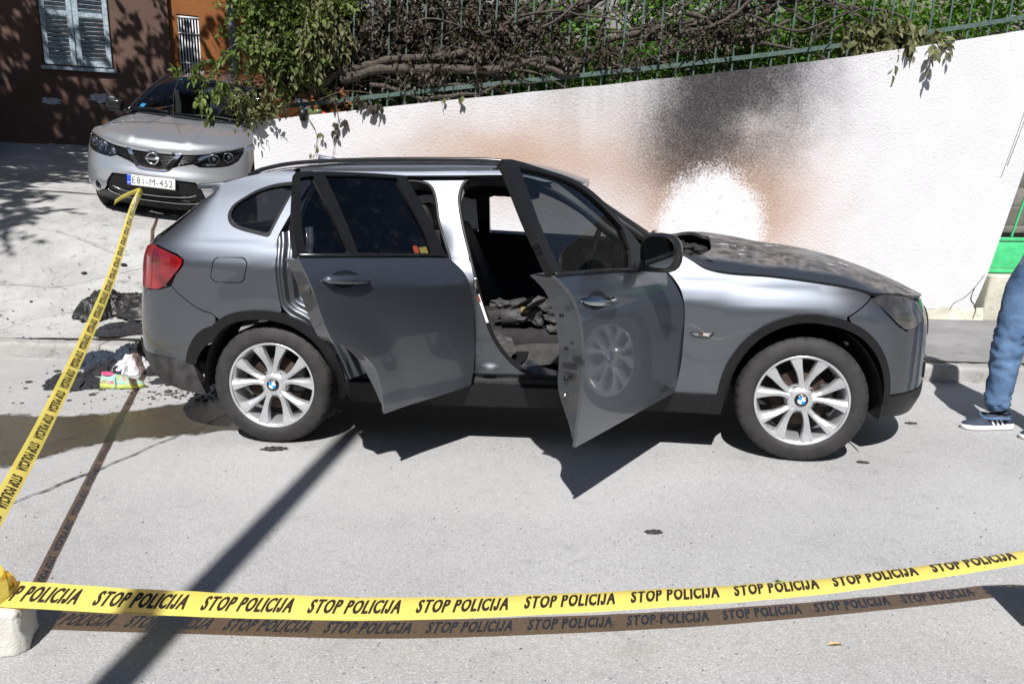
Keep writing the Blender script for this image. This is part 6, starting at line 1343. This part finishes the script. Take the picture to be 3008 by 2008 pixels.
# bits on the wall top
o = mesh_obj('black_pot', *revolve([(.0001, -.10), (.028, -.10), (.048, .0), (.042, .0), (.03, -.08)], 20, 'z', (-.905, 3.265, 2.02)), BPLAS); tag(o, 'small black plant pot hanging at the wall top', 'pot')
for (x, c, lb) in ((-1.14, (.5, .03, .02), 'small red ball lying on the wall top at left'), (-.74, (.55, .03, .02), 'red ball beside a bottle on the wall top')):
    o = mesh_obj('red_ball', *blob((x, 3.36, float(wtop(x))-.005), (.020, .020, .020), .05, 1, 2), simple('red_ball', c, .4)); tag(o, lb, 'ball')
o = mesh_obj('glass_bottle', *tubem([(-.92, 3.40, float(wtop(-.9))+.03), (-.84, 3.38, float(wtop(-.85))+.032), (-.80, 3.37, float(wtop(-.8))+.034), (-.77, 3.37, float(wtop(-.78))+.035)], [.032, .034, .016, .014], 12), simple('bottle_glass', (.10, .13, .05), .15)); tag(o, 'dirty glass bottle lying on the wall top among leaves', 'bottle')

# ------------------------------------------------------------------ bystander at the right edge
pr = root('person', (4.2, .64, 0), 'person in blue jeans, grey top and dark trainers standing at the right edge', 'person')
SK = [  # joint, position, radius, parent
 ('pel', (4.24, .64, .96), .125, None), ('waist', (4.25, .64, 1.10), .125, 'pel'), ('chest', (4.26, .64, 1.32), .140, 'waist'), ('neckb', (4.25, .64, 1.47), .075, 'chest'), ('neck', (4.23, .64, 1.54), .052, 'neckb'), ('head', (4.21, .63, 1.64), .085, 'neck'), ('crown', (4.21, .63, 1.74), .075, 'head'),
 ('hipR', (4.15, .72, .90), .098, 'pel'), ('kneeR', (4.085, .70, .50), .066, 'hipR'), ('calfR', (4.08, .71, .32), .063, 'kneeR'), ('ankR', (4.065, .71, .10), .048, 'calfR'),
 ('hipL', (4.29, .56, .90), .098, 'pel'), ('kneeL', (4.30, .54, .50), .066, 'hipL'), ('calfL', (4.31, .55, .32), .063, 'kneeL'), ('ankL', (4.31, .56, .10), .048, 'calfL'),
 ('shR', (4.26, .82, 1.42), .062, 'chest'), ('elR', (4.24, .88, 1.16), .046, 'shR'), ('wrR', (4.20, .72, 1.28), .032, 'elR'),
 ('shL', (4.30, .46, 1.42), .062, 'chest'), ('elL', (4.30, .38, 1.17), .046, 'shL'), ('wrL', (4.22, .52, 1.30), .032, 'elL')]
idx = {n: i for i, (n, *_) in enumerate(SK)}
fing = []
for hn_, base_ in (('wrR', Vector((4.20, .72, 1.28))), ('wrL', Vector((4.22, .52, 1.30)))):
    mid = Vector((4.19, .62, 1.36)); d = (mid-base_).normalized(); pb = base_+d*.06; SK.append((hn_+'p', tuple(pb), .030, hn_)); idx[hn_+'p'] = len(SK)-1
    sd = d.cross(Vector((-1, 0, .3))).normalized()
    for k, (o_, l_) in enumerate(((-.027, .055), (-.009, .065), (.009, .062), (.027, .05))):
        a = pb+sd*o_+d*.022; b = a+d*l_*.6+Vector((-.012, 0, 0)); c_ = b+d*l_*.3+Vector((.012, 0, -.008))
        for nm2, q, par_, r2 in ((f'{hn_}{k}a', a, hn_+'p', .0095), (f'{hn_}{k}b', b, f'{hn_}{k}a', .0088), (f'{hn_}{k}c', c_, f'{hn_}{k}b', .0078)): SK.append((nm2, tuple(q), r2, par_)); idx[nm2] = len(SK)-1
    th_ = pb-d*.02+Vector((-.035, 0, .005)); SK.append((hn_+'t', tuple(th_), .011, hn_+'p')); idx[hn_+'t'] = len(SK)-1; SK.append((hn_+'u', tuple(th_+d*.03+Vector((-.008, 0, 0))), .009, hn_+'t')); idx[hn_+'u'] = len(SK)-1
me = bpy.data.meshes.new('body'); me.from_pydata([s[1] for s in SK], [(i, idx[s[3]]) for i, s in enumerate(SK) if s[3]], []); bo = bpy.data.objects.new('body', me); COL.objects.link(bo)
bm = bmesh.new(); bm.from_mesh(me); ly = bm.verts.layers.skin.verify(); bm.verts.ensure_lookup_table()
for v, s in zip(bm.verts, SK): v[ly].radius = (s[2], s[2]); v[ly].use_root = s[0] == 'pel'
bm.to_mesh(me); bm.free()
bo.modifiers.new('skin', 'SKIN'); sb = bo.modifiers.new('sub', 'SUBSURF'); sb.levels = 3; sb.render_levels = 3
dg = bpy.context.evaluated_depsgraph_get(); ev = bo.evaluated_get(dg).to_mesh()
V = [v.co.copy() for v in ev.vertices]; F = [tuple(p.vertices) for p in ev.polygons]; bo.evaluated_get(dg).to_mesh_clear(); bpy.data.objects.remove(bo)
def cloth_noise(p):
    if p.z < .95:   # trouser folds, stacked at the ankle and knee
        fold = .018*math.exp(-((p.z-.13)/.08)**2)+.010*math.exp(-((p.z-.50)/.12)**2)+.006; k = fold*2*(.4-abs(fractal(Vector((p.x*1.6, p.y*1.6, p.z*1.5+p.x)), 10, 3)))
        cx = 4.08 if p.x < 4.2 else 4.31; cy = .705 if p.x < 4.2 else .555; d = Vector((p.x-cx, p.y-cy, 0)); d = d.normalized() if d.length > .02 else Vector()
        flare = .014; return p+d*(k+flare)
    return p
V = [cloth_noise(p) for p in V]
def m_denim():
    m, nt, b = newmat('blue_denim'); g = G(nt); s = g.sep(g.pos()); base = g.mix(g.ramp(g.noise(6, 5, .65), .35, .7), (.05, .10, .19), (.10, .175, .30)); f = g.math('MULTIPLY', g.ramp(g.noise(3, 3, vec=g.scalev(g.pos(), (1, 1, .3))), .45, .65), g.ramp(s[2], .45, .7)); base = g.mix(g.math('MULTIPLY', f, .7), base, (.24, .34, .47)); g.L(base, b.inputs['Base Color']); sset(b, Roughness=.9); g.L(g.bump(g.noise(40, 4), .5, .006), b.inputs['Normal']); return m
DEN = m_denim(); TOPM = simple('grey_blue_top', (.22, .23, .32), .9, var=.15, bump=.4, bs=30, bd=.01); SKIN = simple('skin', (.50, .26, .18), .5, var=.12); HAIR = simple('dark_hair', (.03, .022, .018), .7, bump=.8, bs=90)
fm = []
for f in F:
    c = sum((V[i] for i in f), Vector())/len(f); arm = (c.y > .80 or c.y < .47 or c.x < 4.11) and c.z > 1.05
    fm.append(0 if c.z < .97 and not arm else (3 if c.z > 1.69 or (c.z > 1.58 and c.x > 4.24) else (2 if c.z > 1.51 or (arm and c.z < 1.34 and (c.x < 4.19)) else 1)))
mesh_obj('body', V, F, [DEN, TOPM, SKIN, HAIR], pr, True, fm=fm)
m = MB()
for dy in (-.032, .032): m.add(*blob((4.128, .63+dy, 1.645), (.010, .012, .008), 0, 1, 2, 0, 0, False))
m.build('eyes', DARKIN, pr)
V, F = blob((4.118, .63, 1.612), (.020, .014, .026), .05, 1, 2, 0, 0, False); mesh_obj('nose', V, F, SKIN, pr)
for dy in (-.088, .088): V, F = blob((4.22, .63+dy, 1.62), (.022, .010, .032), .05, 1, 2, 0, 0, False); mesh_obj('ear', V, F, SKIN, pr)
V, F = boxm((4.127, .63, 1.578), (.012, .042, .008), .003); mesh_obj('mouth', V, F, simple('lips', (.38, .15, .12), .5), pr)
SEAM = simple('jeans_stitching', (.02, .035, .07), .9)
for cx_, cy_ in ((4.068, .71), (4.31, .558)): mesh_obj('trouser_hem', *tubem([(cx_+.074*math.cos(t), cy_+.070*math.sin(t), .075+.006*math.sin(3*t)) for t in np.linspace(0, 6.2832, 29)], .008, 6, False), DEN, pr)
NAVY = simple('navy_mesh', (.018, .028, .05), .75, var=.3, vs_=40); WSOLE = simple('white_sole', (.70, .70, .69), .5)
for (x, y, an) in ((4.03, .70, math.pi+.10), (4.27, .55, math.pi+.25)):
    sr = root('trainer', (x, y, 0), None, None); sr.parent = pr; sr.matrix_parent_inverse = Matrix.Translation(-pr.location)
    T = shoe(sr, (x, y, 0), an, [NAVY, WSOLE, NAVY, simple('black_lace', (.02, .02, .022), .7)], 1.02)
    for i in range(3):
        for sg in (1, -1):
            x0 = -.070+i*.026; mesh_obj('side_stripe', T([(x0, sg*.0425, .034), (x0+.012, sg*.043, .034), (x0+.028, sg*.040, .066), (x0+.016, sg*.0395, .066)]), [(0, 1, 2, 3)], WSOLE, sr, smooth=False)
for o in bpy.data.objects:
    if '_w' in o: del o['_w']
